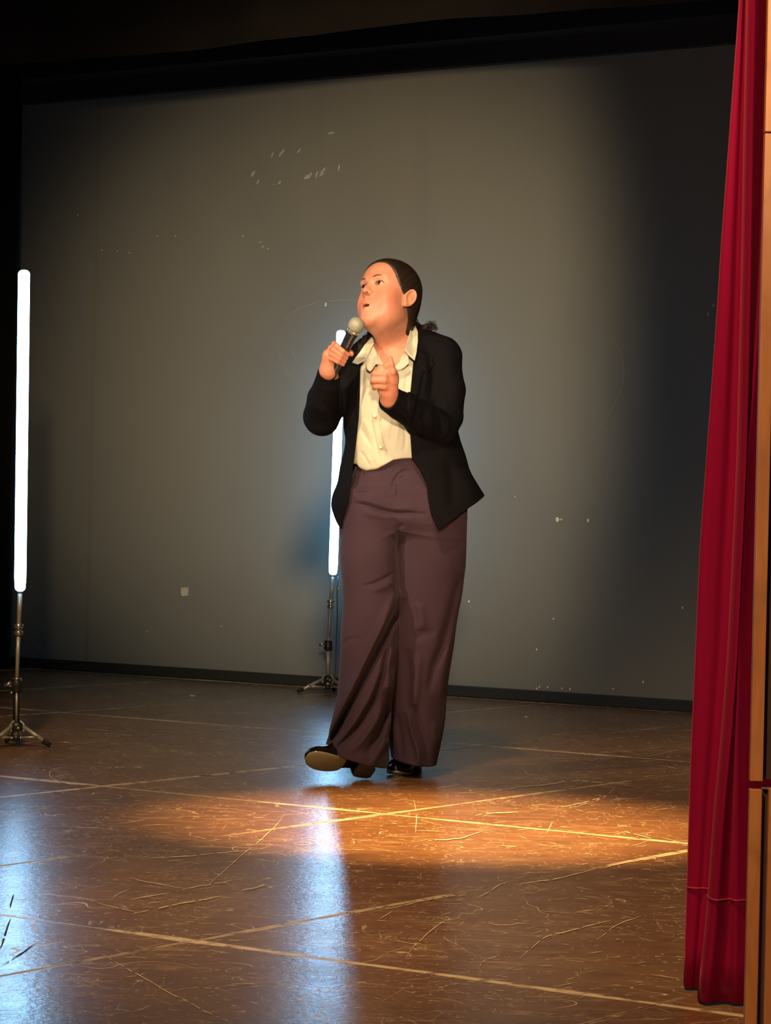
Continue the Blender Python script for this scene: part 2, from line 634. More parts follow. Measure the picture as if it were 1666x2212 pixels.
# ---- back wall: two painted flats with a seam, baseboard, dark strips standing in for shade above
aS = ab(on_wall(203, 900))[0]
back = MB()
fbox(back, -6, 8, -.20, -.012, -.05, 6)
back = tag(back.obj('wall_back', M['black'], smooth=False), kind='structure')
for a0, a1, d in ((-3.2, aS - .002, -.006), (aS, 5.2, 0.0)):
    m_ = MB()
    fbox(m_, a0, a1, -.011, d, 0, 4.4)
    m_.obj('wall_panel', M['wall'], back, smooth=False)
m_ = MB()
fbox(m_, -6, 8, .0, .016, 0, .052)
tag(m_.obj('baseboard_back', M['base'], smooth=False, bevel=.004), kind='structure')
m_ = MB()
fbox(m_, -6, 8, .0, .05, 3.0, 3.10)  # dark strip standing in for the border cloth's shadow on the wall
tag(m_.obj('border_shadow', simple('border_shadow_brown', (.030, .024, .019), .7), smooth=False), kind='structure')
m_ = MB()
fbox(m_, -6, 8, .0, .20, 3.10, 4.3)  # solid black block standing in for the unlit gap above the wall
tag(m_.obj('dark_gap_block', M['black'], smooth=False), kind='structure')


# ---- paint chips and rub marks on the back wall
def chip(mb, px, py, lx, ly, rot=0, off=.0025, n=9):
    c = on_wall(px, py, off)
    s = (on_wall(px + 1, py, off) - c).length
    R = random.Random(int(px * 7 + py))
    v = []
    for i in range(n):
        th = 2 * math.pi * i / n
        r = R.uniform(.7, 1.1)
        x, y = lx * r * math.cos(th) / 2, ly * r * math.sin(th) / 2
        x, y = x * math.cos(rot) - y * math.sin(rot), x * math.sin(rot) + y * math.cos(rot)
        v.append(c + WU * (x * s) + UP * (y * s))
    top = [p + WN * .0012 for p in v]
    mb.add(v + top, [tuple(range(n, 2 * n))] + [(i, (i + 1) % n, n + (i + 1) % n, n + i) for i in range(n)])


mb = MB()
def k2(x, y): return 950 + x / 2.458, 700 + y / 2.458
for x, y, lx, ly in [(626, 1038, 9, 11), (646, 1038, 4, 4), (789, 1043, 5, 8), (156, 1473, 5, 4), (604, 1565, 4, 4), (515, 1728, 4, 5),
                     (1291, 1506, 4, 7), (1081, 1902, 5, 6), (921, 1937, 4, 4), (530, 1926, 4, 4), (516, 1936, 4, 4), (573, 1929, 4, 4),
                     (550, 1962, 5, 10), (531, 1956, 3, 3), (580, 1978, 5, 5), (596, 1968, 3, 3), (650, 1935, 4, 4), (692, 1938, 4, 5), (667, 1984, 3, 4)]:
    X, Y_ = k2(x, y)
    chip(mb, X, Y_, lx, ly)
for X, Y_, lx, ly, r in [(1542, 660, 3, 8, 0), (1530, 678, 3, 12, -.25), (704, 658, 4, 9, 0), (168, 464, 3, 3, 0), (732, 1273, 4, 5, 0), (1137, 1550, 5, 3, 0)][:5]:
    chip(mb, X, Y_, lx, ly, r)
tag(mb.obj('paint_chips', M['chip'], back, smooth=False), kind='stuff')
mb = MB()
def k3(x, y): return 500 + x * .18, 250 + y * .18
for x, y, l, wd, deg in [(1195, 208, 90, 22, 8), (605, 445, 100, 28, 42), (490, 470, 70, 18, 65), (812, 420, 75, 18, 45), (260, 695, 80, 26, 52),
                         (915, 735, 95, 42, 20), (950, 705, 50, 26, 50), (1025, 700, 60, 24, 70), (1085, 705, 80, 22, 30), (1095, 668, 80, 20, 28),
                         (1115, 635, 40, 16, 28), (1292, 625, 75, 22, 80), (580, 803, 46, 24, 50), (318, 795, 60, 20, 60), (510, 825, 30, 12, 0), (1018, 738, 30, 18, 60)]:
    X, Y_ = k3(x, y)
    chip(mb, X, Y_, l * .18, wd * .18, math.radians(deg), n=11)
for X, Y_ in [(340, 510), (379, 510), (525, 510), (568, 533), (580, 537), (563, 523), (253, 543), (280, 546), (220, 540), (318, 1364), (478, 1353), (84, 1400), (1113, 1073)]:
    chip(mb, X, Y_, 5, 3, .4)
tag(mb.obj('paint_rubs', M['chip2'], back, smooth=False), kind='stuff')


def wl(px, py, z): return on_wall(px, py, z)


mb = MB()
for w_, pts in [(2.2, [(612, 690), (640, 668), (690, 652), (740, 646), (790, 650)]), (1.6, [(600, 740), (606, 775), (625, 810), (650, 832), (672, 842)]),
                (1.5, [(625, 745), (640, 780), (662, 800)]),
                (2.2, [(1310, 713), (1335, 745), (1350, 790), (1347, 825), (1335, 860), (1310, 905), (1285, 945), (1270, 965)]),
                (1.6, [(1120, 1380), (1135, 1410), (1146, 1432)]), (1.5, [(1185, 1080), (1200, 1105)])]:
    ribbon(mb, pts, w_, .0022, wl)
tag(mb.obj('rub_arcs', M['scuff'], back, smooth=False), kind='stuff')

c = on_wall(399, 1278, .003)
s = .00226
v = [(-9.5, -9), (-3, -10.5), (4, -9.5), (9.5, -8), (10.5, 1), (10, 9), (8.5, 10.5), (6, 8.5), (1, 10), (-4, 9.2), (-10, 8.5), (-10.8, 0)]
vv = [c + WU * (x * s) + UP * (y * s) for x, y in v]
n = len(vv)
o = mesh_obj('paper_scrap', vv + [p + WN * .002 for p in vv], [tuple(range(n, 2 * n))] + [(i, (i + 1) % n, n + (i + 1) % n, n + i) for i in range(n)], M['paper'], smooth=False, origin=c)
tag(o, 'small torn off-white paper scrap stuck low on the dark back wall', 'paper')


for (x, y, r, lab) in ((1137, 1550, .009, 'tiny white crumb lying on the floor near the back wall'), (415, 1505, .012, 'small white flake lying flat on the dark floor behind the left stand')):
    q = on_floor(x, y)
    m_ = MB()
    m_.ball(q + Vector((0, 0, r * .3)), (r, r * 1.3, r * .3), 8, 5)
    m_.ball(q + Vector((r * .7, r * .4, r * .25)), (r * .6, r * .8, r * .25), 7, 4)
    tag(m_.obj('paper_crumb', M['crumb'], origin=q), lab, 'crumb')


# ---- hanging black cloths
def drape(name, a0, a1, b, z0, z1, amp, wave, mat, zshape=None, thick=.004, seed=1, nz=10):
    R = random.Random(seed)
    ph = [R.uniform(0, 6) for _ in range(4)]
    na = max(8, int((a1 - a0) / wave * 10))
    v, f = [], []
    for k in range(nz + 1):
        for i in range(na + 1):
            a = a0 + (a1 - a0) * i / na
            zb = z0 + (zshape(a) if zshape else 0)
            z = zb + (z1 - zb) * k / nz
            y = amp * (math.sin(2 * math.pi * a / wave + ph[0]) + .5 * math.sin(2 * math.pi * a / wave * 1.7 + ph[1] + z * .4) + .3 * math.sin(2 * math.pi * a / wave * .37 + ph[2]))
            v.append(frame_pt(a, b + y, z))
    for k in range(nz):
        for i in range(na):
            q = k * (na + 1) + i
            f.append((q, q + 1, q + na + 2, q + na + 1))
    o = mesh_obj(name, v, f, mat, origin=frame_pt((a0 + a1) / 2, b, z0))
    m = o.modifiers.new('cloth', 'SOLIDIFY')
    m.thickness = thick
    return o


aE = ab(on_wall(40, 560, .35))[0]
tag(drape('side_drape', aE - 2.6, aE, .35, .01, 4.2, .015, .28, M['drape'], seed=4), 'black cloth leg hanging at the far left edge of the back wall', 'drape')
pB = on_wall(400, 103, 1.3)
tag(drape('border_drape', -4, 6, 1.3, pB.z, pB.z + 1.5, .012, .9, M['border'], zshape=lambda a: .012 * math.sin(a * 2.3), seed=9), 'dark brown border cloth hanging across the top of the stage', 'drape')
# ---- crimson curtain at the right
def tab(pairs):
    ys = [p[1] for p in pairs]
    xs = [p[0] for p in pairs]
    return lambda y: float(np.interp(y, ys, xs))


E0 = tab([(1612, -250), (1598, 0), (1580, 250), (1563, 480), (1550, 690), (1530, 970), (1515, 1180), (1505, 1420), (1495, 1640), (1487, 1900), (1479, 2140)])
E1 = tab([(1617, -250), (1613, 0), (1607, 300), (1602, 600), (1592, 1000), (1585, 1150), (1573, 1400), (1558, 1600), (1543, 1750), (1525, 2000), (1507, 2165)])
E2 = tab([(1690, -250), (1672, 0), (1658, 300), (1642, 620), (1622, 900), (1608, 1080), (1600, 1250), (1596, 1400), (1590, 1600), (1585, 2165)])
rows = []
NZ = 46
for k in range(NZ + 1):
    z = .005 + (3.2 - .005) * k / NZ
    py = CY - (z - H) * F / 5.0 + 16
    e0, e1, e2 = E0(py), E1(py), E2(py)
    top = min(1, max(0, (2165 - py) / 2165))
    cp = [(e0 - 3, 5.155), (e0 + 1, 5.125), (e0 + (e1 - e0) * .45, 5.118), (e0 + (e1 - e0) * .80, 5.125), (e1 + 6, 5.10), (e1 - 1, 5.035), (e1 + 2, 4.996), (e1 + 10, 4.972), (e1 + 21, 4.962),
          (e1 + (e2 - e1) * .65 + 9, 4.985 + .010 * top), (e2, 4.965 + .006 * (1 - top)), (e2 + 16, 4.975), (e2 + 45, 4.995), (e2 + 80, 5.05), (e2 + 110, 5.0), (e2 + 150, 4.96), (e2 + 190, 5.03), (e2 + 230, 5.05), (e2 + 280, 4.97), (e2 + 330, 5.02), (e2 + 380, 5.05), (e2 + 430, 4.98), (e2 + 480, 5.0), (e2 + 530, 5.05), (e2 + 590, 4.97), (e2 + 640, 5.03), (e2 + 700, 4.97), (e2 + 760, 5.03), (e2 + 820, 4.98), (e2 + 880, 5.03)]
    cp = [(x, y + .004 * math.sin(3 * z + i)) for i, (x, y) in enumerate(cp)]
    row = []
    m = len(cp)
    for i in range(m - 1):
        p0, p1, p2, p3 = cp[max(0, i - 1)], cp[i], cp[i + 1], cp[min(m - 1, i + 2)]
        for q in range(6):
            t = q / 6
            row.append(tuple(.5 * (2 * p1[c] + (p2[c] - p0[c]) * t + (2 * p0[c] - 5 * p1[c] + 4 * p2[c] - p3[c]) * t * t + (3 * p1[c] - p0[c] - 3 * p2[c] + p3[c]) * t ** 3) for c in (0, 1)))
    row.append(cp[-1])
    rows.append([Vector(((px - CX) * Y / F - (z - H) * SR * 1.0 + (at(px, py, Y).x - (px - CX) * Y / F + (z - H) * SR), Y, z)) for px, Y in row])
nc = len(rows[0])
v = [p for r in rows for p in r]
f = [(k * nc + i, k * nc + i + 1, (k + 1) * nc + i + 1, (k + 1) * nc + i) for k in range(NZ) for i in range(nc - 1)]
cur = mesh_obj('stage_curtain', v, f, M['velvet'], origin=(.62, 5.0, 0))
m = cur.modifiers.new('cloth', 'SOLIDIFY')
m.thickness = .005
tag(cur, 'crimson velvet stage curtain hanging in tall folds beside the wooden proscenium', 'curtain')
zh = .19
k = int((zh - .005) / (3.2 - .005) * NZ)
t = ((zh - .005) / (3.2 - .005) * NZ) - k
line = [rows[k][i].lerp(rows[k + 1][i], t) + Vector((0, -.0035, 0)) for i in range(4, nc)]
MB().tube(line, .0018, 6).obj('hem_seam', M['seam'], cur)

# ---- wooden proscenium edge at the far right
pros = tag(empty('wall_proscenium', at(1640, 2300, 4.6)), kind='structure')
pros.location.z = 0


def board(name, px0, px1, ytop, ybot, Y, mat, depth=.02, bev=.0015):
    z0 = 0.0 if ybot is None else at(px0, ybot, Y).z
    z1 = at(px0, ytop, Y).z
    x0 = at(px0, CY, Y).x
    x1 = at(px1, CY, Y).x
    m_ = MB().box(((x0 + x1) / 2, Y + depth / 2, (z0 + z1) / 2), ((x1 - x0) / 2, depth / 2, (z1 - z0) / 2))
    return m_.obj(name, mat, pros, smooth=False, bevel=bev)


# px given at eye level (y = 1106)
XL = 1634.5
board('wood_board', XL, XL + 27.5, -700, 284, 4.6, M['wood'])
board('wood_board', XL, XL + 27.5, 287, 1688, 4.6, M['wood'])
board('wood_board', XL, XL + 26.5, 1705, None, 4.6, M['wood'])
board('recess_panel', XL + 27, XL + 130, -700, 1684, 4.63, M['wood_dark'])
board('recess_panel', XL + 27, XL + 42, 1707, None, 4.63, M['wood_dark'])
for k in range(4):
    board('wood_board', XL + 41.5 + 262 * k, XL + 300 + 262 * k, 1705, None, 4.6, M['wood'])
    board('wood_board', XL + (130 if k == 0 else 41.5 + 262 * k), XL + 300 + 262 * k, -700, 1684, 4.6, M['wood'])
board('edge_highlight', XL + 27, XL + 1086, 1702, 1705, 4.61, M['brace'], .02, .0008)  # thin pale strip put in as the highlight on the lower boards' top edge


# ================================================================== light stands
def light_stand(label, Y, base, top_tube, bot_tube, col1, col2, pole_bot, feet, hub, scale, cable=False):
    """all points as seen positions at the stand's own depth"""
    b = at(base[0], base[1], Y)
    root = empty('light_stand', (b.x, b.y, 0))
    root['label'] = label
    root['category'] = 'light stand'
    root['group'] = 'tube lights on tripods'
    t0, t1 = at(*bot_tube, Y), at(*top_tube, Y)
    ax = (t1 - t0).normalized()
    # lit tube with rounded ends
    R = .0212
    L = (t1 - t0).length
    prof = [(0, R * .55), (.004, R * .80), (.012, R * .90), (.05, R), (L - .012, R), (L - .005, R * .86), (L, R * .55)]
    tb = MB().tube([t0 + ax * q for q, _ in prof], [r for _, r in prof], 20).obj('light_tube', M['tube'], root)
    MB().tube([t0 - ax * .006, t0 + ax * .001], [R * .5, R * .5], 16).obj('end_cap', M['tubecap'], tb)
    MB().tube([t1 - ax * .001, t1 + ax * .003], [R * .5, R * .3], 16).obj('end_cap', M['tubecap'], tb)
    c1_, c2_ = at(*col1, Y), at(*col2, Y)
    pb = at(*pole_bot, Y)
    hb = at(*hub, Y)
    MB().tube([c1_, t0], .0085, 12).obj('upper_pole', M['metal'], root)
    MB().tube([c2_, c1_], [.0072, .0072], 12).obj('middle_pole', M['metal'], root)
    MB().tube([pb, c2_], .0100 if cable else .0125, 14).obj('lower_pole', M['metal'] if cable else M['black_pl'], root)
    if not cable:
        MB().tube([pb + Vector((.002, -.0125, .02)), c2_ + Vector((.002, -.0125, -.02))], .0045, 8).obj('pole_highlight', M['metal'], root)  # grey strip laid along the black pole to stand in for its highlight
    # screw collar
    m_ = MB()
    for dz, r in ((-.012, .0165), (.012, .0175)):
        m_.tube([c1_ + Vector((0, 0, dz - .008)), c1_ + Vector((0, 0, dz - .004)), c1_ + Vector((0, 0, dz + .004)), c1_ + Vector((0, 0, dz + .008))], [r * .8, r, r, r * .8], 16)
    m_.tube([c1_ + Vector((0, 0, -.015)), c1_ + Vector((0, 0, .015))], .011, 14)
    m_.obj('screw_collar', M['chrome'], root)
    cl = MB().tube([c2_ + Vector((0, 0, d)) for d in (-.030, -.026, .012, .018)], [.018, .0205, .0205, .016], 8).obj('clamp_collar', M['black_pl'], root)
    MB().tube([c2_ + Vector((0, 0, .018)), c2_ + Vector((0, 0, .022))], .017, 12).obj('collar_ring', M['chrome'], cl)
    kn = MB()
    kc = c2_ + Vector((-.026, -.012, -.006))
    kn.tube([c2_ + Vector((-.012, -.004, -.006)), kc], .004, 8)
    kn.box(kc + Vector((-.004, 0, .006)), (.014, .0035, .006), (Vector((.9, 0, .4)), Vector((0, 1, 0)), Vector((-.4, 0, .9))))
    kn.obj('clamp_knob', M['chrome'], cl)
    MB().ball(c2_ + Vector((-.016, -.014, -.030)), .0055, 10, 6).obj('clamp_bolt', M['chrome'], cl)
    # tripod
    hubm = MB().tube([hb + Vector((0, 0, d)) for d in (-.016, -.010, .010, .018)], [.022, .028, .026, .014], 12).obj('tripod_hub', M['black_pl'], root)
    low = Vector((pb.x, pb.y, hb.z * .42))
    MB().tube([low + Vector((0, 0, -.010)), low + Vector((0, 0, .010))], .017, 12).obj('spreader_hub', M['black_pl'], root)
    MB().tube([low, pb], .010, 12).obj('centre_post', M['metal'], root)
    for fx, fy in feet:
        ft = Vector((hb.x + fx, hb.y + fy, .009))
        d = (ft - hb).normalized()
        st = hb + Vector((fx, fy, 0)).normalized() * .022
        lg = MB().tube([st, ft - d * .012], [.0078, .0072], 10).obj('leg', M['metal'], root)
        MB().tube([ft - d * .03, ft], [.0095, .0088], 10).obj('rubber_foot', M['rubber'], lg)
        midp = st.lerp(ft, .52)
        br = MB().tube([low + Vector((fx, fy, 0)).normalized() * .014, midp + Vector((0, 0, -.004))], .0045, 8).obj('brace', M['metal'], root)
        MB().ball(midp + Vector((.0, -.008, 0)), .0055, 8, 6).obj('rivet', M['chrome'], br)
        MB().ball(low + Vector((fx, fy, 0)).normalized() * .018 + Vector((0, -.006, 0)), .0055, 8, 6).obj('rivet', M['chrome'], br)
        hg = MB().box(hb + Vector((fx, fy, 0)).normalized() * .022, (.012, .006, .014), (Vector((fx, fy, -.12)).normalized(), Vector((-fy, fx, 0)).normalized(), Vector((0, 0, 1))))
        hg.obj('hinge', M['metal'], hubm, smooth=False, bevel=.002)
    MB().ball(hb + Vector((.010, -.027, -.006)), .006, 10, 6).obj('hub_bolt', M['chrome'], hubm)
    if cable:
        q = [at(732, 1245, Y), at(728, 1270, Y), at(729, 1330, Y), at(726, 1400, Y), at(724, 1460, Y), at(723, 1484, Y)]
        MB().tube(q, .0028, 8).obj('power_cable', M['cable'], root)
        MB().box(at(732, 1273, Y), (.006, .006, .008)).obj('cable_clip', M['tubecap'], root, bevel=.002)
    return root


YL = on_floor(36, 1612).y
light_stand('tripod stand with a glowing white-blue light tube at the left edge', YL, (36, 1612), (52, 584), (43.5, 1276), (40, 1360), (36, 1478), (35, 1570), [(.125, -.02), (-.085, -.095), (-.05, .115)], (35.5, 1568), 1)
YM = on_floor(716, 1497).y
light_stand('tripod stand with a lit tube partly hidden behind the speaker', YM, (712, 1497), (737, 714), (719.5, 1241), (714.5, 1305), (709, 1392), (708.5, 1468), [(-.140, -.075), (.115, -.06), (.03, .10)], (708.5, 1466), 1, True)

# ================================================================== the person
YW = 9.09                       # where she stands
KP = YW / F


def P(px, py, d=0.0):
    return np.array(at(px, py, YW + d))


def PX(px, py):                 # front-view (x, z) at her depth
    p = at(px, py, YW)
    return p.x, p.z


class Field:
    """distance samples on a box grid, turned into one closed mesh"""
    def __init__(s, xs, ys, zs):
        s.xs, s.ys, s.zs = [np.asarray(a, dtype=np.float32) for a in (xs, ys, zs)]
        s.D = np.full((len(xs), len(ys), len(zs)), .25, dtype=np.float32)

    def sl(s, lo, hi, m):
        r = []
        for a, l, h in zip((s.xs, s.ys, s.zs), lo, hi):
            i0 = max(0, int(np.searchsorted(a, l - m)) - 1)
            i1 = min(len(a), int(np.searchsorted(a, h + m)) + 1)
            r.append(slice(i0, max(i1, i0 + 1)))
        return tuple(r)

    def grid(s, q):
        return s.xs[q[0]][:, None, None], s.ys[q[1]][None, :, None], s.zs[q[2]][None, None, :]

    def op(s, fn, lo, hi, k=.01, cut=False, margin=None):
        q = s.sl(lo, hi, (margin if margin is not None else max(k * 1.5, .012)))
        d = fn(*s.grid(q))
        A = s.D[q]
        if cut:
            s.D[q] = -smin(-A, d, k)
        else:
            s.D[q] = smin(A, d, k)

    def cone(s, a, b, ra, rb, k=.01, cut=False, flat=None):
        a, b = np.asarray(a, float), np.asarray(b, float)
        R = max(ra, rb)
        s.op(lambda X, Y, Z: d_cone(X, Y, Z, a, b, ra, rb), np.minimum(a, b) - R, np.maximum(a, b) + R, k, cut)

    def chain(s, pts, rad, k=.008):
        for i in range(len(pts) - 1):
            s.cone(pts[i], pts[i + 1], rad[i], rad[i + 1], k if i == 0 else min(k, .006))

    def ell(s, c, r, k=.01, cut=False, rot=None):
        c = np.asarray(c, float)
        R = max(r)
        s.op(lambda X, Y, Z: d_ell(X - c[0], Y - c[1], Z - c[2], r, rot), c - R, c + R, k, cut)

    def mesh(s):
        return surface_nets(s.D, s.xs, s.ys, s.zs)


def smin(a, b, k):
    if k <= 0: return np.minimum(a, b)
    h = np.clip(.5 + .5 * (b - a) / k, 0, 1)
    return b + (a - b) * h - k * h * (1 - h)


def d_cone(X, Y, Z, a, b, ra, rb):
    ab_ = b - a
    L2 = float(ab_ @ ab_) + 1e-12
    t = np.clip(((X - a[0]) * ab_[0] + (Y - a[1]) * ab_[1] + (Z - a[2]) * ab_[2]) / L2, 0, 1).astype(np.float32)
    return np.sqrt((X - a[0] - t * ab_[0]) ** 2 + (Y - a[1] - t * ab_[1]) ** 2 + (Z - a[2] - t * ab_[2]) ** 2) - (ra + (rb - ra) * t)


def d_ell(X, Y, Z, r, rot=None):
    if rot is not None:
        X, Y, Z = (rot[0, 0] * X + rot[1, 0] * Y + rot[2, 0] * Z, rot[0, 1] * X + rot[1, 1] * Y + rot[2, 1] * Z, rot[0, 2] * X + rot[1, 2] * Y + rot[2, 2] * Z)
    k0 = np.sqrt((X / r[0]) ** 2 + (Y / r[1]) ** 2 + (Z / r[2]) ** 2)
    k1 = np.sqrt((X / r[0] ** 2) ** 2 + (Y / r[1] ** 2) ** 2 + (Z / r[2] ** 2) ** 2) + 1e-6
    return k0 * (k0 - 1) / k1


def surface_nets(D, xs, ys, zs):
    ins = (D < 0)
    I = ins.astype(np.uint8)
    S = I[:-1, :-1, :-1] + I[1:, :-1, :-1] + I[:-1, 1:, :-1] + I[:-1, :-1, 1:] + I[1:, 1:, :-1] + I[1:, :-1, 1:] + I[:-1, 1:, 1:] + I[1:, 1:, 1:]
    act = (S > 0) & (S < 8)
    idx = np.argwhere(act)
    num = np.full(act.shape, -1, dtype=np.int32)
    num[act] = np.arange(len(idx))
    i, j, k = idx.T
    acc = np.zeros((len(idx), 3))
    cnt = np.zeros(len(idx))
    corners = [(a, b, c) for a in (0, 1) for b in (0, 1) for c in (0, 1)]
    for a in corners:
        for ax in range(3):
            if a[ax] == 1: continue
            b = list(a)
            b[ax] = 1
            d0 = D[i + a[0], j + a[1], k + a[2]]
            d1 = D[i + b[0], j + b[1], k + b[2]]
            m = (d0 < 0) != (d1 < 0)
            t = np.where(m, d0 / np.where(m, d0 - d1, 1), 0)
            p = [xs[i + a[0]].astype(float), ys[j + a[1]].astype(float), zs[k + a[2]].astype(float)]
            q = [xs[i + b[0]], ys[j + b[1]], zs[k + b[2]]]
            p[ax] = p[ax] + t * (q[ax] - p[ax])
            acc += np.where(m[:, None], np.stack(p, 1), 0)
            cnt += m
    V = acc / cnt[:, None]
    quads = []
    for ax in range(3):
        sl0, sl1 = [slice(None)] * 3, [slice(None)] * 3
        sl0[ax], sl1[ax] = slice(0, -1), slice(1, None)
        ch = ins[tuple(sl0)] != ins[tuple(sl1)]
        e = np.argwhere(ch)
        o1, o2 = [a for a in range(3) if a != ax]
        ok = (e[:, o1] > 0) & (e[:, o2] > 0) & (e[:, o1] < D.shape[o1] - 1) & (e[:, o2] < D.shape[o2] - 1)
        e = e[ok]
        def cell(d1, d2):
            c = e.copy()
            c[:, o1] += d1
            c[:, o2] += d2
            return num[c[:, 0], c[:, 1], c[:, 2]]
        q = np.stack([cell(-1, -1), cell(0, -1), cell(0, 0), cell(-1, 0)], 1)
        inside0 = ins[e[:, 0], e[:, 1], e[:, 2]]
        flip = inside0 if ax != 1 else ~inside0
        q = np.where(flip[:, None], q, q[:, ::-1])
        quads.append(q)
    return V, np.concatenate(quads)


def relax(V, Q, it=1, lam=.5):
    n = len(V)
    for _ in range(it):
        s_ = np.zeros_like(V)
        c_ = np.zeros(n)
        for a, b in ((0, 1), (1, 2), (2, 3), (3, 0)):
            for ax in range(3):
                s_[:, ax] += np.bincount(Q[:, a], V[Q[:, b], ax], n) + np.bincount(Q[:, b], V[Q[:, a], ax], n)
            c_ += np.bincount(Q[:, a], minlength=n) + np.bincount(Q[:, b], minlength=n)
        V = V + lam * (s_ / np.maximum(c_, 1)[:, None] - V)
    return V


def net_obj(name, V, Q, mat, parent=None, origin=None, attrs=None):
    pl = np.array(wloc(parent)) if parent is not None else np.zeros(3)
    o_w = np.array(origin) if origin is not None else pl
    me = bpy.data.meshes.new(name)
    me.vertices.add(len(V))
    me.vertices.foreach_set('co', (V - o_w).astype(np.float32).ravel())
    me.loops.add(Q.size)
    me.loops.foreach_set('vertex_index', Q.astype(np.int32).ravel())
    me.polygons.add(len(Q))
    me.polygons.foreach_set('loop_start', np.arange(0, Q.size, 4, dtype=np.int32))
    me.polygons.foreach_set('loop_total', np.full(len(Q), 4, dtype=np.int32))
    me.polygons.foreach_set('use_smooth', np.ones(len(Q), dtype=bool))
    me.update(calc_edges=True)
    me.validate()
    for k_, arr in (attrs or {}).items():
        if arr.shape[1] == 4:
            a = me.color_attributes.new(k_, 'FLOAT_COLOR', 'POINT')
            a.data.foreach_set('color', arr.astype(np.float32).ravel())
        else:
            a = me.attributes.new(k_, 'FLOAT_VECTOR', 'POINT')
            a.data.foreach_set('vector', arr.astype(np.float32).ravel())
    me.materials.append(mat)
    o = bpy.data.objects.new(name, me)
    link(o, parent)
    o.location = o_w - pl
    return o


def seg2d(X, Z, pts):
    """distance in the front view to a polyline (x, z)"""
    best = None
    for (ax, az), (bx, bz) in zip(pts[:-1], pts[1:]):
        vx, vz = bx - ax, bz - az
        t = np.clip(((X - ax) * vx + (Z - az) * vz) / (vx * vx + vz * vz + 1e-12), 0, 1)
        d = np.hypot(X - ax - t * vx, Z - az - t * vz)
        best = d if best is None else np.minimum(best, d)
    return best


def poly2d(X, Z, pts):
    """signed distance in the front view to a closed polygon, negative inside"""
    d = seg2d(X, Z, list(pts) + [pts[0]])
    ins = np.zeros(np.broadcast(X, Z).shape, bool)
    n = len(pts)
    for i in range(n):
        (x1, z1), (x2, z2) = pts[i], pts[(i + 1) % n]
        c = ((z1 > Z) != (z2 > Z)) & (X < (x2 - x1) * (Z - z1) / (z2 - z1 + 1e-12) + x1)
        ins ^= c
    return np.where(ins, -d, d)


def stack(table):
    """table rows: py, left px, right px, depth centre, depth radius -> distance function of stacked ovals"""
    z, cx, rx, cy, ry = [], [], [], [], []
    for py, l, r, dc, dr in table:
        (x0, z0), (x1, z1) = PX(l, py), PX(r, py)
        z.append((z0 + z1) / 2); cx.append((x0 + x1) / 2); rx.append((x1 - x0) / 2); cy.append(YW + dc); ry.append(dr)
    o = np.argsort(z)
    z, cx, rx, cy, ry = [np.array(a)[o] for a in (z, cx, rx, cy, ry)]
    def smooth(a, Z):
        # gentle interpolation
        zz = np.linspace(z[0], z[-1], 160)
        v = np.interp(zz, z, a)
        ker = np.ones(7) / 7
        v = np.convolve(np.pad(v, 3, mode='edge'), ker, 'valid')
        return np.interp(Z, zz, v)
    def fn(X, Y, Z, pw=2.0):
        a, b, c_, d_ = smooth(cx, Z), smooth(rx, Z), smooth(cy, Z), smooth(ry, Z)
        u = (np.abs((X - a) / b) ** pw + np.abs((Y - c_) / d_) ** pw) ** (1 / pw)
        d = (u - 1) * np.minimum(b, d_)
        return np.maximum(d, np.maximum(z[0] - Z, Z - z[-1])).astype(np.float32)
    return fn, z[0], z[-1]


def axis(lo, hi, st): return np.arange(lo, hi + st, st)


# ------------------------------------------------------------------ head pose
HY, HP, HR = math.radians(44.5), math.radians(17.5), math.radians(-8.3)
def _rot(y, p, r):
    cy, sy, cp, sp, cr, sr = math.cos(y), math.sin(y), math.cos(p), math.sin(p), math.cos(r), math.sin(r)
    Rz = np.array([[cy, sy, 0], [-sy, cy, 0], [0, 0, 1]])
    Rx = np.array([[1, 0, 0], [0, cp, sp], [0, -sp, cp]])
    Ry = np.array([[cr, 0, sr], [0, 1, 0], [-sr, 0, cr]])
    return Rz @ Rx @ Ry
RROLL = np.array([[CR, 0, -SR], [0, 1, 0], [SR, 0, CR]])
HROT = RROLL @ _rot(HY, HP, HR)
HS = 1.11
HC = P(842, 654, -.03)


def hw(x, y, z):
    return HC + HS * (HROT @ np.array([x, y, z]))


def to_head(X, Y, Z):
    X, Y, Z = X - HC[0], Y - HC[1], Z - HC[2]
    return tuple((HROT[0, i] * X + HROT[1, i] * Y + HROT[2, i] * Z) / HS for i in range(3))


def ball_(x, y, z, c, r): return d_ell(x - c[0], y - c[1], z - c[2], r if hasattr(r, '__len__') else (r, r, r))


def rotx(a):
    c, s_ = math.cos(a), math.sin(a)
    return np.array([[1, 0, 0], [0, c, -s_], [0, s_, c]])


def rotz(a):
    c, s_ = math.cos(a), math.sin(a)
    return np.array([[c, -s_, 0], [s_, c, 0], [0, 0, 1]])


EYE = [(s_ * .031, -.0715, .0245) for s_ in (1, -1)]


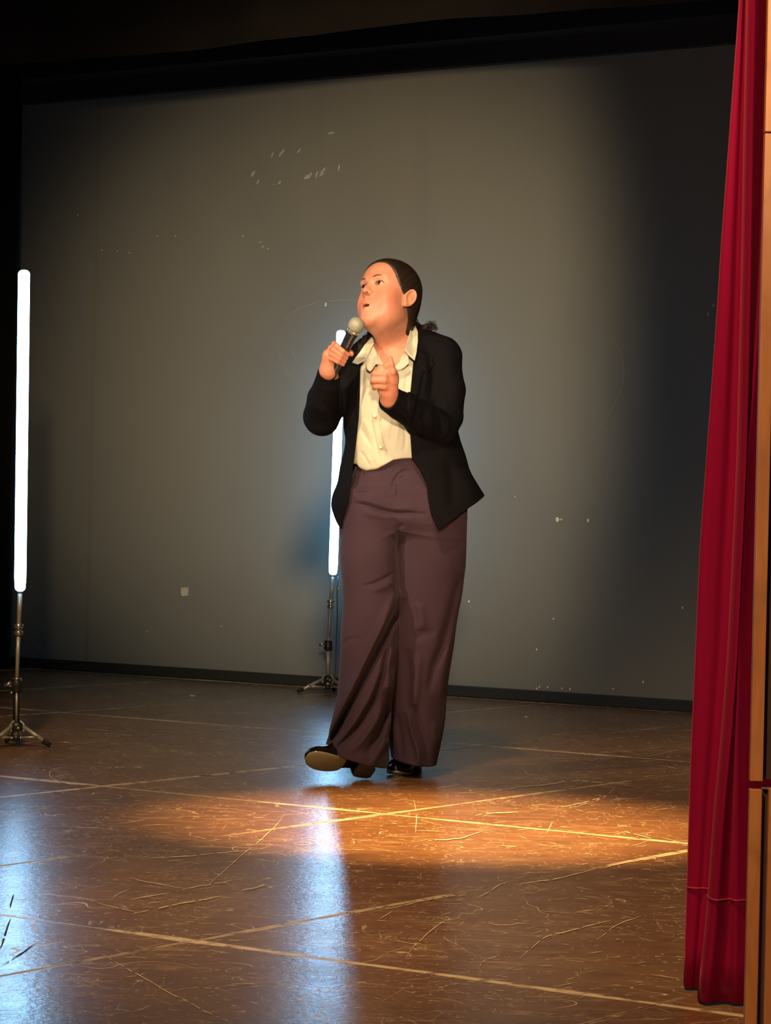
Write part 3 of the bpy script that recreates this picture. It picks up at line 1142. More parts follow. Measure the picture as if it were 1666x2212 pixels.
def head_sdf(X, Y, Z):
    x, y, z = to_head(X, Y, Z)
    d = ball_(x, y, z, (0, .008, .044), (.074, .090, .084))
    d = smin(d, ball_(x, y, z, (0, -.046, .058), (.058, .042, .046)), .03)
    d = smin(d, ball_(x, y, z, (0, -.034, -.012), (.062, .056, .082)), .03)
    d = smin(d, ball_(x, y, z, (0, -.046, -.060), (.053, .046, .042)), .03)
    for s_ in (1, -1):
        d = smin(d, ball_(x, y, z, (s_ * .040, -.051, -.020), (.025, .030, .032)), .024)
        d = smin(d, ball_(x, y, z, (s_ * .044, -.024, -.048), (.020, .034, .030)), .024)
        d = smin(d, d_cone(x, y, z, np.array([s_ * .012, -.0855, .041]), np.array([s_ * .044, -.073, .045]), .008, .007), .016)
    d = smin(d, ball_(x, y, z, (0, -.080, -.085), (.024, .017, .017)), .022)
    # sockets
    for s_ in (1, -1):
        d = -smin(-d, ball_(x, y, z, (s_ * .032, -.102, .0245), (.021, .018, .013)), .012)
    # nose
    d = smin(d, d_cone(x, y, z, np.array([0, -.083, .032]), np.array([0, -.100, .006]), .0060, .0085), .012)
    d = smin(d, ball_(x, y, z, (0, -.1035, -.0025), (.0105, .0110, .0095)), .009)
    for s_ in (1, -1):
        d = smin(d, ball_(x, y, z, (s_ * .0118, -.0945, -.0075), (.0072, .0090, .0070)), .007)
        d = -smin(-d, ball_(x, y, z, (s_ * .0062, -.1060, -.0105), (.0034, .0055, .0036)), .002)
    # muzzle and lips
    d = smin(d, ball_(x, y, z, (0, -.077, -.044), (.027, .020, .026)), .016)
    A = lambda *p: np.array(p)
    for s_ in (1, -1):
        d = smin(d, d_cone(x, y, z, A(s_ * .0035, -.0970, -.0412), A(s_ * .0150, -.0885, -.0465), .0040, .0024), .006)
        d = smin(d, d_cone(x, y, z, A(0, -.0955, -.0545), A(s_ * .0135, -.0880, -.0502), .0046, .0026), .006)
    d = -smin(-d, ball_(x, y, z, (0, -.096, -.0470), (.0140, .015, .0041)), .0022)
    # lids
    for (ex, ey, ez) in EYE:
        d = smin(d, ball_(x, y, z, (ex, ey, ez), .0143), .005)
        lid = ball_(x, y, z, (ex, ey - .014, ez - .0002), (.0126, .014, .0062))
        d = -smin(-d, lid, .0016)
        d = -smin(-d, ball_(x, y, z, (ex, ey, ez), .0121), .0008) if False else d
    # ears
    for s_ in (1, -1):
        R_ = rotz(-s_ * .42) @ rotx(-.30)
        c_ = (s_ * .0775, .003, -.001)
        xx, yy, zz = x - c_[0], y - c_[1], z - c_[2]
        e_ = d_ell(xx, yy, zz, (.0065, .0175, .0275), R_)
        e_ = smin(e_, ball_(x, y, z, (s_ * .0735, -.0095, -.0225), (.006, .008, .009)), .006)
        lx, ly, lz = (R_[0, 0] * xx + R_[1, 0] * yy + R_[2, 0] * zz, R_[0, 1] * xx + R_[1, 1] * yy + R_[2, 1] * zz, R_[0, 2] * xx + R_[1, 2] * yy + R_[2, 2] * zz)
        e_ = -smin(-e_, ball_(lx, ly, lz, (s_ * .009, -.002, .002), (.0085, .0120, .0195)), .003)
        rim = np.sqrt((np.sqrt((ly / .0150) ** 2 + ((lz - .002) / .0240) ** 2) - 1) ** 2 * .019 ** 2 + (lx - s_ * .005) ** 2) - .0030
        e_ = smin(e_, np.where(lz > -.016, rim, rim + .02), .003)
        e_ = smin(e_, d_cone(lx, ly, lz, A(s_ * .004, .003, -.008), A(s_ * .004, .006, .012), .0026, .0022), .003)
        e_ = -smin(-e_, ball_(lx, ly, lz, (s_ * .005, -.003, -.007), (.006, .0055, .008)), .002)
        d = smin(d, e_, .006)
    return (d * HS).astype(np.float32)


# ------------------------------------------------------------------ body: one continuous surface
fine = .0021
zlo = P(0, 905)[2]
zs = np.concatenate([axis(.02, zlo - .012, .012), axis(zlo, P(0, 545)[2], fine)])
B = Field(axis(P(640, 0)[0], P(1000, 0)[0], fine), axis(YW - .385, YW + .26, fine), zs)
lo, hi = HC - .165, HC + .165
B.op(head_sdf, lo, hi, .004)
# neck, throat and torso
B.cone(hw(0, .022, -.045), P(853, 742, .045), .052, .056, .03)
B.cone(hw(.0, -.030, -.075), P(842, 748, -.005), .030, .036, .035)
B.cone(P(853, 742, .045), P(858, 800, .045), .058, .085, .05)
B.cone(P(770, 790, .07), P(940, 770, .02), .055, .055, .05)
B.cone(P(800, 800, .02), P(900, 790, .0), .062, .062, .05)
B.cone(P(822, 845, .025), P(890, 840, .01), .085, .085, .05)
B.cone(P(825, 900, .03), P(890, 900, .02), .085, .085, .05)
B.cone(P(830, 900, .03), P(838, 1040, .03), .080, .066, .04)
B.cone(P(885, 900, .03), P(885, 1040, .03), .080, .066, .04)
B.cone(P(820, 1085, .02), P(920, 1085, .04), .080, .080, .04)
# legs down to the feet
B.chain([P(805, 1110, .02), P(800, 1350, -.02), P(785, 1590, -.01), P(778, 1632, .0)], [.085, .055, .032, .026], .04)
B.chain([P(935, 1110, .04), P(925, 1350, .06), P(895, 1590, .12), P(890, 1640, .12)], [.085, .055, .032, .026], .04)
# arms
B.chain([P(770, 790, .07), P(700, 895, .0), P(713, 822, -.125)], [.045, .036, .026], .03)
B.chain([P(945, 780, .0), P(950, 915, -.05), P(842, 862, -.275)], [.045, .036, .026], .03)

# ---- right hand wrapped round the microphone
MIC0, MIC1 = P(711, 822, -.150), P(769.5, 703, -.235)      # tail -> centre of the grille ball
mdir = (MIC1 - MIC0) / np.linalg.norm(MIC1 - MIC0)
mside = np.cross(mdir, [0, 1, 0]); mside /= np.linalg.norm(mside)   # to the left / up in the picture
if mside[0] > 0: mside = -mside
mfront = np.cross(mside, mdir); mfront /= np.linalg.norm(mfront)
if mfront[1] > 0: mfront = -mfront


def mic(t, s_, f_):              # along the handle (m from tail), towards picture left, towards viewer
    return MIC0 + mdir * t + mside * s_ + mfront * f_


B.chain([P(713, 822, -.125), P(710, 800, -.158)], [.027, .028], .02)
# palm behind and left of the handle
B.cone(P(709, 800, -.160), P(711, 768, -.185), .025, .022, .015)
B.cone(P(714, 796, -.150), P(722, 765, -.165), .022, .018, .015)
hr = .0082
for n_, (t0, t1, wob) in enumerate([(.1225, .1185, .0), (.1060, .1045, .0035), (.0905, .0915, .003), (.0760, .0795, -.002)]):
    r_ = hr * (1.0, 1.03, 1.0, .90)[n_]
    k1_ = mic(t0 - .004, .036 + wob, -.002)
    k2_ = mic(t0 + .004, .025 + wob, .022)
    k3_ = mic(t1 + .003, .000, .0268)
    k4_ = mic(t1 - .002, -.0185, .0165)
    B.chain([mic(t0 - .018, .033, -.02), k1_, k2_, k3_, k4_], [r_ * 1.28, r_ * 1.2, r_ * 1.08, r_ * 1.0, r_ * .84], .005)
# thumb comes round the far side, its tip beside the fingertips
B.chain([mic(.060, .018, -.030), mic(.088, -.006, -.030), mic(.112, -.021, -.014), mic(.118, -.0265, .004)], [.014, .0115, .0098, .0085], .008)

# ---- left hand, fingertips gathered to the thumb
B.chain([P(842, 862, -.275), P(839, 843, -.298)], [.027, .027], .02)
B.cone(P(841, 846, -.296), P(843, 815, -.312), .0265, .0255, .015)
B.cone(P(832, 838, -.300), P(830, 812, -.314), .0235, .0225, .015)
for pts_, r_ in (([(851, 806, -.318), (838, 799, -.338), (822, 796, -.338), (815, 801, -.322)], .0105), ([(852, 816, -.318), (832, 809, -.343), (812, 807, -.340), (807, 812, -.322)], .0108),
                 ([(851, 827, -.316), (830, 822, -.342), (809, 821, -.338), (805, 826, -.320)], .0104), ([(848, 839, -.312), (831, 835, -.332), (813, 834, -.328), (809, 838, -.314)], .0094)):
    B.chain([P(*q_) for q_ in pts_], [r_ * 1.12, r_ * 1.06, r_ * 1.02, r_ * .9], .011)
B.chain([P(851, 822, -.322), P(848.5, 802, -.345), P(845.5, 787, -.352), P(844.3, 772, -.350)], [.0140, .0118, .0092, .0050], .009)      # thumb, tip up
B.chain([P(842, 803, -.335), P(836, 790, -.345), P(842, 779, -.346)], [.0105, .0100, .0075], .008)
B.ell(P(843, 793, -.343), (.0105, .0085, .014), .006)                                    # index tip meets it

V, Q = B.mesh()
del B
V = relax(V, Q, 1, .35)
hx, hy_, hz = to_head(V[:, 0], V[:, 1], V[:, 2])
g = lambda a, s_: np.exp(-np.clip(a / s_, 0, 30) ** 2)
near = (np.abs(hx) < .1) & (hz > -.12) & (hz < .14) & (hy_ < .1)
flush = np.zeros(len(V))
for s_ in (1, -1):
    flush += g(np.sqrt((hx - s_ * .048) ** 2 + (hy_ + .060) ** 2 + (hz + .030) ** 2), .032)
    flush += .5 * g(np.sqrt((hx - s_ * .078) ** 2 + (hy_ - .02) ** 2 + hz ** 2), .02)
flush += .6 * g(np.sqrt(hx ** 2 + (hy_ + .106) ** 2 + (hz + .003) ** 2), .014) + .35 * g(np.sqrt(hx ** 2 + (hy_ + .085) ** 2 + (hz + .09) ** 2), .02)
flush = np.where(near, np.clip(flush, 0, 1), .25)
lips = np.zeros(len(V))
arch = np.abs(hx) * .30
up_ = (hz < -.0375 - arch) & (hz > -.0590 + np.abs(hx) * .45) & (np.abs(hx) < .0165) & (hy_ < -.082)
lips = np.where(up_, .55, 0.)
dark = np.zeros(len(V))
for (ex, ey, ez) in EYE:
    e_ = np.sqrt(((hx - ex) / .0134) ** 2 + ((hz - ez) / .0072) ** 2)
    dark += np.where((hy_ < -.07) & (hz > ez - .001), .9 * np.exp(-((e_ - 1.0) / .18) ** 2), 0) + np.where((hy_ < -.07) & (hz <= ez - .001), .35 * np.exp(-((e_ - 1.0) / .15) ** 2), 0)
for s_ in (1, -1):
    dark += .9 * g(np.sqrt((hx - s_ * .0062) ** 2 + (hy_ + .1035) ** 2 + (hz + .0095) ** 2), .0040)
dark += .95 * np.where((np.sqrt((hx / .0138) ** 2 + ((hz + .0470) / .0042) ** 2) < 1.05) & (hy_ < -.06) & (hy_ > -.0935), 1, 0)
dark = np.where(near, np.clip(dark, 0, 1), 0)
for _ in range(3):
    for arr in (lips,):
        pass
tone = np.stack([flush, lips, dark, np.ones(len(V))], 1)
person = net_obj('person', V, Q, M['skin'], origin=(P(840, 1680)[0], YW, 0), attrs={'tone': tone})
tag(person, 'woman in black blazer, ivory blouse and flared purple trousers, speaking into a microphone', 'person')

# ---- eyes and eyebrows
for s_, (ex, ey, ez) in zip((1, -1), EYE):
    m_ = MB()
    m_.ball((0, 0, 0), 1.0, 40, 30)
    vv = np.array(m_.v)
    look = np.array([-.16, -1, .10]); look /= np.linalg.norm(look)
    cs = vv @ look
    iris = np.clip((cs - .868) / .02, 0, 1)
    pup = np.clip((cs - .965) / .01, 0, 1)
    W_ = np.array([hw(ex + .0129 * p[0], ey + .0129 * p[1], ez + .0129 * p[2]) for p in vv])
    q_ = mesh_obj('eye', W_, m_.f, M['eye'], person)
    a_ = q_.data.color_attributes.new('tone', 'FLOAT_COLOR', 'POINT')
    a_.data.foreach_set('color', np.stack([iris, pup, iris * 0, iris * 0 + 1], 1).astype(np.float32).ravel())
    lash = []
    for u in np.linspace(-1, 1, 11):
        dx, dz = u * .0132, .0064 * math.sqrt(max(0, 1 - (u * .97) ** 2)) - .0004
        lash.append(hw(ex + dx, ey - math.sqrt(.0149 ** 2 - dx * dx - dz * dz), ez + dz))
    MB().tube(lash, [.0004] + [.0009] * 9 + [.0004], 6).obj('eyelashes', M['hair'], person)
    pts = [hw(s_ * a, b, c) for a, b, c in [(.011, -.0955, .0405), (.021, -.0958, .0445), (.031, -.0925, .0470), (.041, -.0850, .0458), (.048, -.0765, .0420)]]
    MB().tube(pts, [.0016, .0023, .0022, .0017, .0008], 8, sq=(1, .8)).obj('eyebrow', M['brow'], person)

# ---- hair: combed back into a low ponytail
hb_ = Field(axis(HC[0] - .14, HC[0] + .16, .0022), axis(HC[1] - .15, HC[1] + .17, .0022), axis(HC[2] - .15, HC[2] + .17, .0022))


def hair_sdf(X, Y, Z):
    x, y, z = to_head(X, Y, Z)
    d = ball_(x, y, z, (0, .008, .045), (.0795, .095, .0895))
    d = smin(d, ball_(x, y, z, (0, -.042, .062), (.063, .045, .048)), .03)
    d = smin(d, ball_(x, y, z, (0, .046, -.010), (.058, .047, .055)), .03)
    d = smin(d, ball_(x, y, z, (.0, .062, -.055), (.036, .030, .040)), .03)
    ylim = np.interp(z, [-.12, -.07, -.045, -.030, -.015, -.006, .004, .015, .026, .036, .056, .069, .0935, .105, .125], [.058, .042, .032, .022, .013, .004, -.022, -.031, -.037, -.0435, -.0545, -.0605, -.069, -.080, -.10])
    cutd = (ylim - y) * .8
    d = -smin(-d, -cutd, .004)
    inner = ball_(x, y, z, (0, .008, .042), (.062, .082, .072))
    return (np.maximum(d, -inner) * HS).astype(np.float32)


hb_.op(hair_sdf, HC - .16, HC + .18, 0)
V, Q = hb_.mesh()
V = relax(V, Q, 2, .5)
hx, hy_, hz = to_head(V[:, 0], V[:, 1], V[:, 2])
# strands run from the hairline to the tie at the nape
vx, vy, vz = hx, hy_ - .10, hz + .05
r_ = np.sqrt(vx ** 2 + vy ** 2 + vz ** 2) + 1e-6
th = np.arctan2(vx, np.hypot(vz, vy * .3) + .02)
st = np.stack([th + .35 * np.arctan2(vz, -vy), r_ * 3, hz * 0], 1)
hair = net_obj('hair', V, Q, M['hair'], person, attrs={'strand': st})


def strand_tubes(name, lines, mat, parent, n=6):
    m_ = MB()
    for pts, rad in lines:
        m_.tube(pts, rad, n)
    o = m_.obj(name, mat, parent)
    a_ = o.data.attributes.new('strand', 'FLOAT_VECTOR', 'POINT')
    vv = np.array([v_.co for v_ in o.data.vertices])
    a_.data.foreach_set('vector', (np.stack([vv[:, 0] * 3, vv[:, 2], vv[:, 1]], 1)).astype(np.float32).ravel())
    return o


R = random.Random(11)


def wavy(keys, amp, n=14, turns=2.5, r=.0022, tip=.3):
    ph, ph2 = R.uniform(0, 6.28), R.uniform(0, 6.28)
    keys = [np.array(k_) for k_ in keys]
    out, rad = [], []
    for i in range(n):
        t = i / (n - 1)
        u = t * (len(keys) - 1)
        a_ = min(int(u), len(keys) - 2)
        f_ = u - a_
        p = keys[a_] * (1 - f_) + keys[a_ + 1] * f_
        w_ = amp * t
        p = p + np.array([w_ * math.sin(turns * 6.28 * t + ph), w_ * math.cos(turns * 5 * t + ph2), w_ * math.cos(turns * 6.28 * t + ph)])
        out.append(p)
        rad.append(r * (1 - (1 - tip) * t))
    return out, rad


lines = []
for k_ in range(110):                    # tied tail behind the neck, over the back of the jacket
    j = lambda s_: np.array([R.gauss(0, s_), R.gauss(0, s_), R.gauss(0, s_)])
    lines.append(wavy([hw(0, .085, -.060) + j(.009), P(893, 697, .05) + j(.008), P(908, 712, .075) + j(.008), P(922, 712, .085) + j(.008), P(930 + R.uniform(-6, 10), 706 + R.uniform(-6, 8), .075) + j(.006)], 0.006, 18, 1.6, .0013))
for k_ in range(30):                    # loose curl showing above the shoulder
    lines.append(wavy([P(915, 712, .06) + j(.004), P(926, 702, .055) + j(.005), P(933, 697, .05) + j(.005), P(938, 706, .05) + j(.004), P(942, 712, .055) + j(.003)], .005, 16, 2.2, .0009))
for k_ in range(70):                    # lock falling on her right side, seen past the neck
    lines.append(wavy([P(822, 705, .09) + j(.006), P(802, 720, .02) + j(.006), P(790, 733, -.035) + j(.006), P(782, 748, -.065) + j(.005), P(778 + R.uniform(-4, 6), 768, -.085) + j(.004)], .005, 18, 1.8, .0014))
tail = strand_tubes('ponytail', lines, M['hair'], person)
tail['kind'] = 'stuff'

# ------------------------------------------------------------------ trousers
TR = Field(axis(P(688, 0)[0], P(1034, 0)[0], .0036), axis(YW - .23, YW + .30, .0036), axis(P(0, 1668)[2] - .012, P(0, 950)[2], .0036))
legL, z0, z1 = stack([(1060, 745, 880, .02, .125), (1110, 739, 868, .02, .125), (1150, 736, 862, .015, .118), (1200, 735, 863, .005, .110), (1260, 738, 864, -.005, .102), (1320, 741, 864, -.015, .098),
                      (1380, 737, 860, -.02, .098), (1440, 734, 856, -.02, .102), (1500, 731, 851, -.025, .108), (1560, 720, 845, -.03, .115), (1600, 704, 840, -.035, .122), (1640, 692, 841, -.035, .128), (1675, 686, 842, -.035, .130)])
legR, _, _ = stack([(1060, 850, 1006, .035, .13), (1110, 853, 1027, .035, .13), (1150, 853, 1023, .04, .125), (1200, 848, 1013, .045, .115), (1260, 846, 1001.5, .05, .105), (1320, 842, 993, .055, .10),
                    (1380, 840, 985, .06, .10), (1440, 838, 975, .07, .10), (1500, 836, 968, .08, .105), (1560, 836, 963, .09, .112), (1600, 838, 956, .095, .118), (1640, 847, 948, .10, .122), (1675, 844, 942, .10, .125)])
pel, _, _ = stack([(956, 776, 940, .03, .126), (978, 776, 940, .03, .126), (1000, 770, 948, .03, .128), (1030, 760, 962, .03, .132), (1065, 748, 990, .03, .140), (1100, 741, 1017, .03, .143), (1130, 738, 1019, .03, .135), (1150, 745, 1010, .03, .11)])
full = lambda s_: ((s_.xs[0], s_.ys[0], s_.zs[0]), (s_.xs[-1], s_.ys[-1], s_.zs[-1]))
lo, hi = full(TR)
TR.op(lambda X, Y, Z: legL(X, Y, Z, 2.15), lo, hi, .001)
TR.op(lambda X, Y, Z: legR(X, Y, Z, 2.15), lo, hi, .007)
TR.op(lambda X, Y, Z: pel(X, Y, Z, 2.2), lo, hi, .030)
X2, Z2 = TR.xs[:, None], TR.zs[None, :]
front = np.clip((YW + .03 - TR.ys) / .06, 0, 1)[None, :, None]


def strokes(Fd, X2, Z2, front, items):
    for amp, wid, pts in items:
        p_ = [PX(*q_) for q_ in pts]
        d_ = seg2d(X2, Z2, p_)
        # fade at the two ends
        L_ = math.hypot(p_[-1][0] - p_[0][0], p_[-1][1] - p_[0][1]) + 1e-6
        tt = ((X2 - p_[0][0]) * (p_[-1][0] - p_[0][0]) + (Z2 - p_[0][1]) * (p_[-1][1] - p_[0][1])) / L_ ** 2
        fade = np.clip(1 - (np.abs(tt - .5) * 2) ** 4, .0, 1)
        Fd.D += (amp * np.exp(-(d_ / wid) ** 2) * fade)[:, None, :].astype(np.float32) * front.astype(np.float32)


mm = .001
strokes(TR, X2, Z2, front * 1.75, [
    # crossing fold from the knee of the leading leg down to its outer hem
    (24 * mm, 11 * mm, [(872, 1290), (845, 1345), (815, 1405), (785, 1465), (752, 1530), (722, 1590), (708, 1620)]),
    (-11 * mm, 14 * mm, [(858, 1270), (828, 1345), (795, 1410), (768, 1465), (738, 1525), (712, 1585)]),
    (-8 * mm, 15 * mm, [(855, 1380), (830, 1440), (800, 1500), (765, 1560), (735, 1610)]),
    (17 * mm, 9 * mm, [(840, 1390), (828, 1450), (808, 1505), (778, 1555), (745, 1595), (722, 1620)]),
    (-7 * mm, 11 * mm, [(846, 1440), (836, 1500), (815, 1550), (785, 1590), (755, 1620)]),
    (14 * mm, 14 * mm, [(840, 1480), (832, 1545), (815, 1590), (790, 1625)]),
    (-5 * mm, 12 * mm, [(836, 1590), (815, 1625), (800, 1650)]),
    # knee creases
    (2.2 * mm, 7 * mm, [(740, 1393), (752, 1380), (768, 1375), (782, 1377)]),
    (4 * mm, 5 * mm, [(782, 1265), (810, 1258), (835, 1245), (856, 1233)]),
    (-4 * mm, 10 * mm, [(800, 1275), (830, 1266), (853, 1256)]),
    # hip and fly creases
    (5 * mm, 5 * mm, [(765, 1087), (790, 1091), (820, 1101), (850, 1108), (880, 1108), (925, 1111)]),
    (-5 * mm, 11 * mm, [(760, 1076), (800, 1082), (850, 1098), (900, 1098)]),
    (-4 * mm, 12 * mm, [(780, 1105), (830, 1116), (900, 1122)]),
    (4.5 * mm, 4.5 * mm, [(846, 1062), (851, 1040), (860, 1026), (874, 1018), (897, 1019)]),
    (4 * mm, 4.5 * mm, [(855, 1060), (858, 1042), (868, 1030), (880, 1023)]),
    (-3 * mm, 6 * mm, [(850, 1072), (856, 1046), (866, 1034)]),
    (3 * mm, 4 * mm, [(850, 1012), (853, 1023)]), (3 * mm, 5 * mm, [(780, 1032), (788, 1022)]),
    (3 * mm, 6 * mm, [(765, 1065), (790, 1064), (812, 1060)]),
    (4 * mm, 5 * mm, [(845, 1112), (858, 1133), (866, 1150)]), (4 * mm, 5 * mm, [(872, 1131), (860, 1140)]),
    # gap between the legs
    (4 * mm, 6 * mm, [(859, 1128), (859, 1180), (859, 1240), (859, 1300)]),
    # standing leg: long soft folds
    (12 * mm, 13 * mm, [(996, 1240), (975, 1330), (955, 1400), (938, 1440), (926, 1500)]),
    (-6 * mm, 15 * mm, [(985, 1340), (966, 1420), (955, 1500), (958, 1580)]),
    (3.5 * mm, 13 * mm, [(940, 1362), (915, 1370), (890, 1380)]),
    (-6 * mm, 16 * mm, [(905, 1300), (912, 1345), (900, 1362)]),
    (8 * mm, 12 * mm, [(880, 1400), (882, 1470), (880, 1540)]),
    (-6 * mm, 14 * mm, [(905, 1410), (900, 1480), (892, 1540)]),
    (9 * mm, 9 * mm, [(893, 1520), (905, 1560), (918, 1600), (925, 1640), (928, 1660)]),
    (-7 * mm, 10 * mm, [(878, 1530), (890, 1580), (903, 1620), (908, 1655)]),
    (-5 * mm, 12 * mm, [(940, 1560), (945, 1620)]), (8 * mm, 10 * mm, [(858, 1540), (866, 1600), (868, 1640)]),
])
# soft cloth undulation
Xg, Yg, Zg = TR.xs[:, None, None], TR.ys[None, :, None], TR.zs[None, None, :]
TR.D += (.0012 * np.sin(Xg * 41 + Zg * 13 + 2 * np.sin(Zg * 9)) + .0009 * np.sin(Xg * 23 - Zg * 31 + Yg * 15)).astype(np.float32)
# hems: slanted cut, open inside
cutL = seg2d  # (kept simple below)
hemz = np.interp(TR.xs, [PX(690, 1613)[0], PX(704, 1617)[0], PX(745, 1630)[0], PX(790, 1644)[0], PX(832, 1655)[0], PX(840, 1652)[0], PX(843, 1640)[0], PX(870, 1648)[0], PX(905, 1655)[0], PX(946, 1659)[0]],
                 [PX(690, 1613)[1], PX(704, 1617)[1], PX(745, 1630)[1], PX(790, 1644)[1], PX(832, 1655)[1], PX(840, 1652)[1], PX(843, 1640)[1], PX(870, 1648)[1], PX(905, 1655)[1], PX(946, 1659)[1]])[:, None, None]
inner = -(TR.D + .011)
hollow = np.clip((hemz + .10 - Zg) * 10, -1, 1)
TR.D = np.where(Zg < hemz + .12, np.maximum(TR.D, np.minimum(inner, (hemz + .11 - Zg))), TR.D)
back_drop = np.clip((Yg - (YW + .0)) / .12, 0, 1) * .0
TR.D = np.maximum(TR.D, hemz - Zg + back_drop).astype(np.float32)
V, Q = TR.mesh()
del TR
V = relax(V, Q, 1, .5)
trousers = net_obj('trousers', V, Q, M['trouser'], person)
tag(trousers, 'aubergine wide flared trousers')

# ------------------------------------------------------------------ blouse
BL = Field(axis(P(745, 0)[0], P(985, 0)[0], .003), axis(YW - .20, YW + .19, .003), axis(P(0, 1026)[2], P(0, 712)[2], .003))
tor, _, _ = stack([(712, 800, 905, .05, .065), (735, 792, 915, .045, .085), (760, 772, 950, .04, .105), (800, 757, 962, .03, .122), (850, 753, 962, .02, .136), (900, 755, 960, .02, .140), (950, 757, 955, .02, .136),
                  (985, 756, 950, .02, .136), (1005, 756, 950, .02, .138), (1020, 762, 945, .02, .130), (1026, 770, 935, .02, .118)])
lo, hi = full(BL)
BL.op(lambda X, Y, Z: tor(X, Y, Z, 2.2), lo, hi, .001)
X2, Z2 = BL.xs[:, None], BL.zs[None, :]
front = np.clip((YW + .0 - BL.ys) / .05, 0, 1)[None, :, None]
strokes(BL, X2, Z2, front, [
    (7 * mm, 3 * mm, [(817, 880), (822, 915), (832, 960), (842, 993)]),            # placket edge
    (-2 * mm, 7 * mm, [(806, 890), (812, 930), (822, 970), (832, 1000)]),
    (5 * mm, 3 * mm, [(801, 893), (806, 930), (814, 965), (822, 1000)]),
    (4 * mm, 6 * mm, [(780, 925), (790, 945), (806, 970)]), (-4 * mm, 8 * mm, [(782, 905), (796, 928), (806, 950)]),
    (3 * mm, 5 * mm, [(850, 905), (847, 930), (842, 960)]), (-3 * mm, 7 * mm, [(862, 905), (858, 940), (852, 975)]),
    (3 * mm, 5 * mm, [(872, 915), (876, 950), (872, 980)]), (-3 * mm, 8 * mm, [(790, 985), (800, 1000)]),
    (4 * mm, 5 * mm, [(778, 975), (792, 992), (800, 1010)]), (3 * mm, 4 * mm, [(806, 995), (812, 1008)]),
    (4 * mm, 5 * mm, [(786, 800), (784, 840), (779, 880)]), (-3 * mm, 8 * mm, [(795, 820), (792, 870)]),
    (4 * mm, 5 * mm, [(880, 800), (876, 840), (884, 880)]),
])
Xg, Yg, Zg = BL.xs[:, None, None], BL.ys[None, :, None], BL.zs[None, None, :]
BL.D += (.0016 * np.sin(Xg * 70 + Zg * 33) * np.sin(Zg * 22 - Xg * 31)).astype(np.float32)
# open V neck
vneck = poly2d(X2, Z2, [PX(*p) for p in [(770, 690), (795, 715), (806, 742), (815, 765), (830, 792), (841, 806), (852, 800), (862, 787), (872, 778), (882, 764), (890, 735), (905, 712), (915, 690)]])[:, None, :].astype(np.float32)
vneck = np.maximum(vneck, (Yg - (YW + .045)).astype(np.float32))
BL.D = -smin(-BL.D, vneck, .003)
# blouson hem
hem = np.interp(BL.xs, [PX(x, 1000)[0] for x in (770, 778, 792, 815, 835, 850, 870, 890, 940)], [PX(x, y)[1] for x, y in ((770, 1003), (778, 1012), (792, 1018), (815, 1014.5), (835, 1004), (850, 995), (870, 992), (890, 991), (940, 990))])[:, None, None]
BL.D = -smin(-BL.D, -(hem - Zg), .006)
V, Q = BL.mesh()
del BL
V = relax(V, Q, 1, .4)
blouse = net_obj('blouse', V, Q, M['blouse'], person)
tag(blouse, 'ivory button-up blouse with open collar')


def sheet(name, pts, mat, parent, thick=.0024, sub=2, bulge=.003):
    """a cloth flap: outline points as (px, py, depth)"""
    W_ = [P(*p) for p in pts]
    c_ = np.mean(W_, axis=0) + np.array([0, -bulge, 0])
    n = len(W_)
    mid_ = [(w_ + c_) / 2 + np.array([0, -bulge * .4, 0]) for w_ in W_]
    v_ = W_ + mid_ + [c_]
    f_ = [(i, (i + 1) % n, n + (i + 1) % n, n + i) for i in range(n)] + [(n + i, n + (i + 1) % n, 2 * n) for i in range(n)]
    o = mesh_obj(name, v_, f_, mat, parent)
    m2 = o.modifiers.new('round', 'SUBSURF')
    m2.levels = m2.render_levels = sub
    m2.boundary_smooth = 'PRESERVE_CORNERS'
    m1 = o.modifiers.new('cloth', 'SOLIDIFY')
    m1.thickness = thick
    m1.offset = 0
    a_ = o.data.attributes.new('crease_edge', 'FLOAT', 'EDGE')
    a_.data.foreach_set('value', [1.0 if (e.vertices[0] < n and e.vertices[1] < n) else 0.0 for e in o.data.edges])
    b_ = o.data.attributes.new('crease_vert', 'FLOAT', 'POINT')
    b_.data.foreach_set('value', [1.0] * n + [0.0] * (len(v_) - n))
    return o


sheet('collar', [(805, 727, -.01), (797, 734, -.035), (788, 745, -.07), (775, 764, -.095), (761, 783, -.105), (773, 787, -.120), (789, 778, -.128), (799, 758, -.115), (808, 742, -.07)], M['blouse'], blouse)
sheet('collar', [(890, 699, .03), (897, 702, .02), (903, 717, -.03), (903, 738, -.075), (900, 760, -.112), (896, 779, -.125), (885, 769, -.128), (874, 757, -.125), (880, 738, -.095), (886, 716, -.04)], M['blouse'], blouse)
sheet('placket_facing', [(806, 746, -.075), (796, 760, -.105), (790, 782, -.118), (793, 798, -.122), (800, 803, -.126), (806, 796, -.128), (812, 786, -.132), (822, 788, -.132), (815, 768, -.118)], M['blouse'], blouse, bulge=.002)
sheet('placket_facing', [(882, 768, -.118), (873, 762, -.122), (868, 770, -.126), (864, 782, -.126), (856, 789, -.128), (850, 797, -.130), (862, 800, -.132), (874, 794, -.132), (884, 785, -.128)], M['blouse'], blouse, bulge=.002)
MB().tube([P(x, y, d) for x, y, d in [(806, 735, .0), (815, 715, .08), (850, 700, .118), (885, 697, .09), (895, 704, .02)]], [.006, .010, .012, .010, .006], 10, sq=(.5, 1.2)).obj('collar_stand', M['blouse'], blouse)
for x, y in ((810, 899), (823, 966)):
    q = P(x, y, -.1225 if y < 950 else -.1205)
    MB().tube([q + np.array([0, a, 0]) for a in (.006, -.002, -.0045, -.0055)], [.0062, .0062, .0052, .003], 14).obj('button', M['button'], blouse)

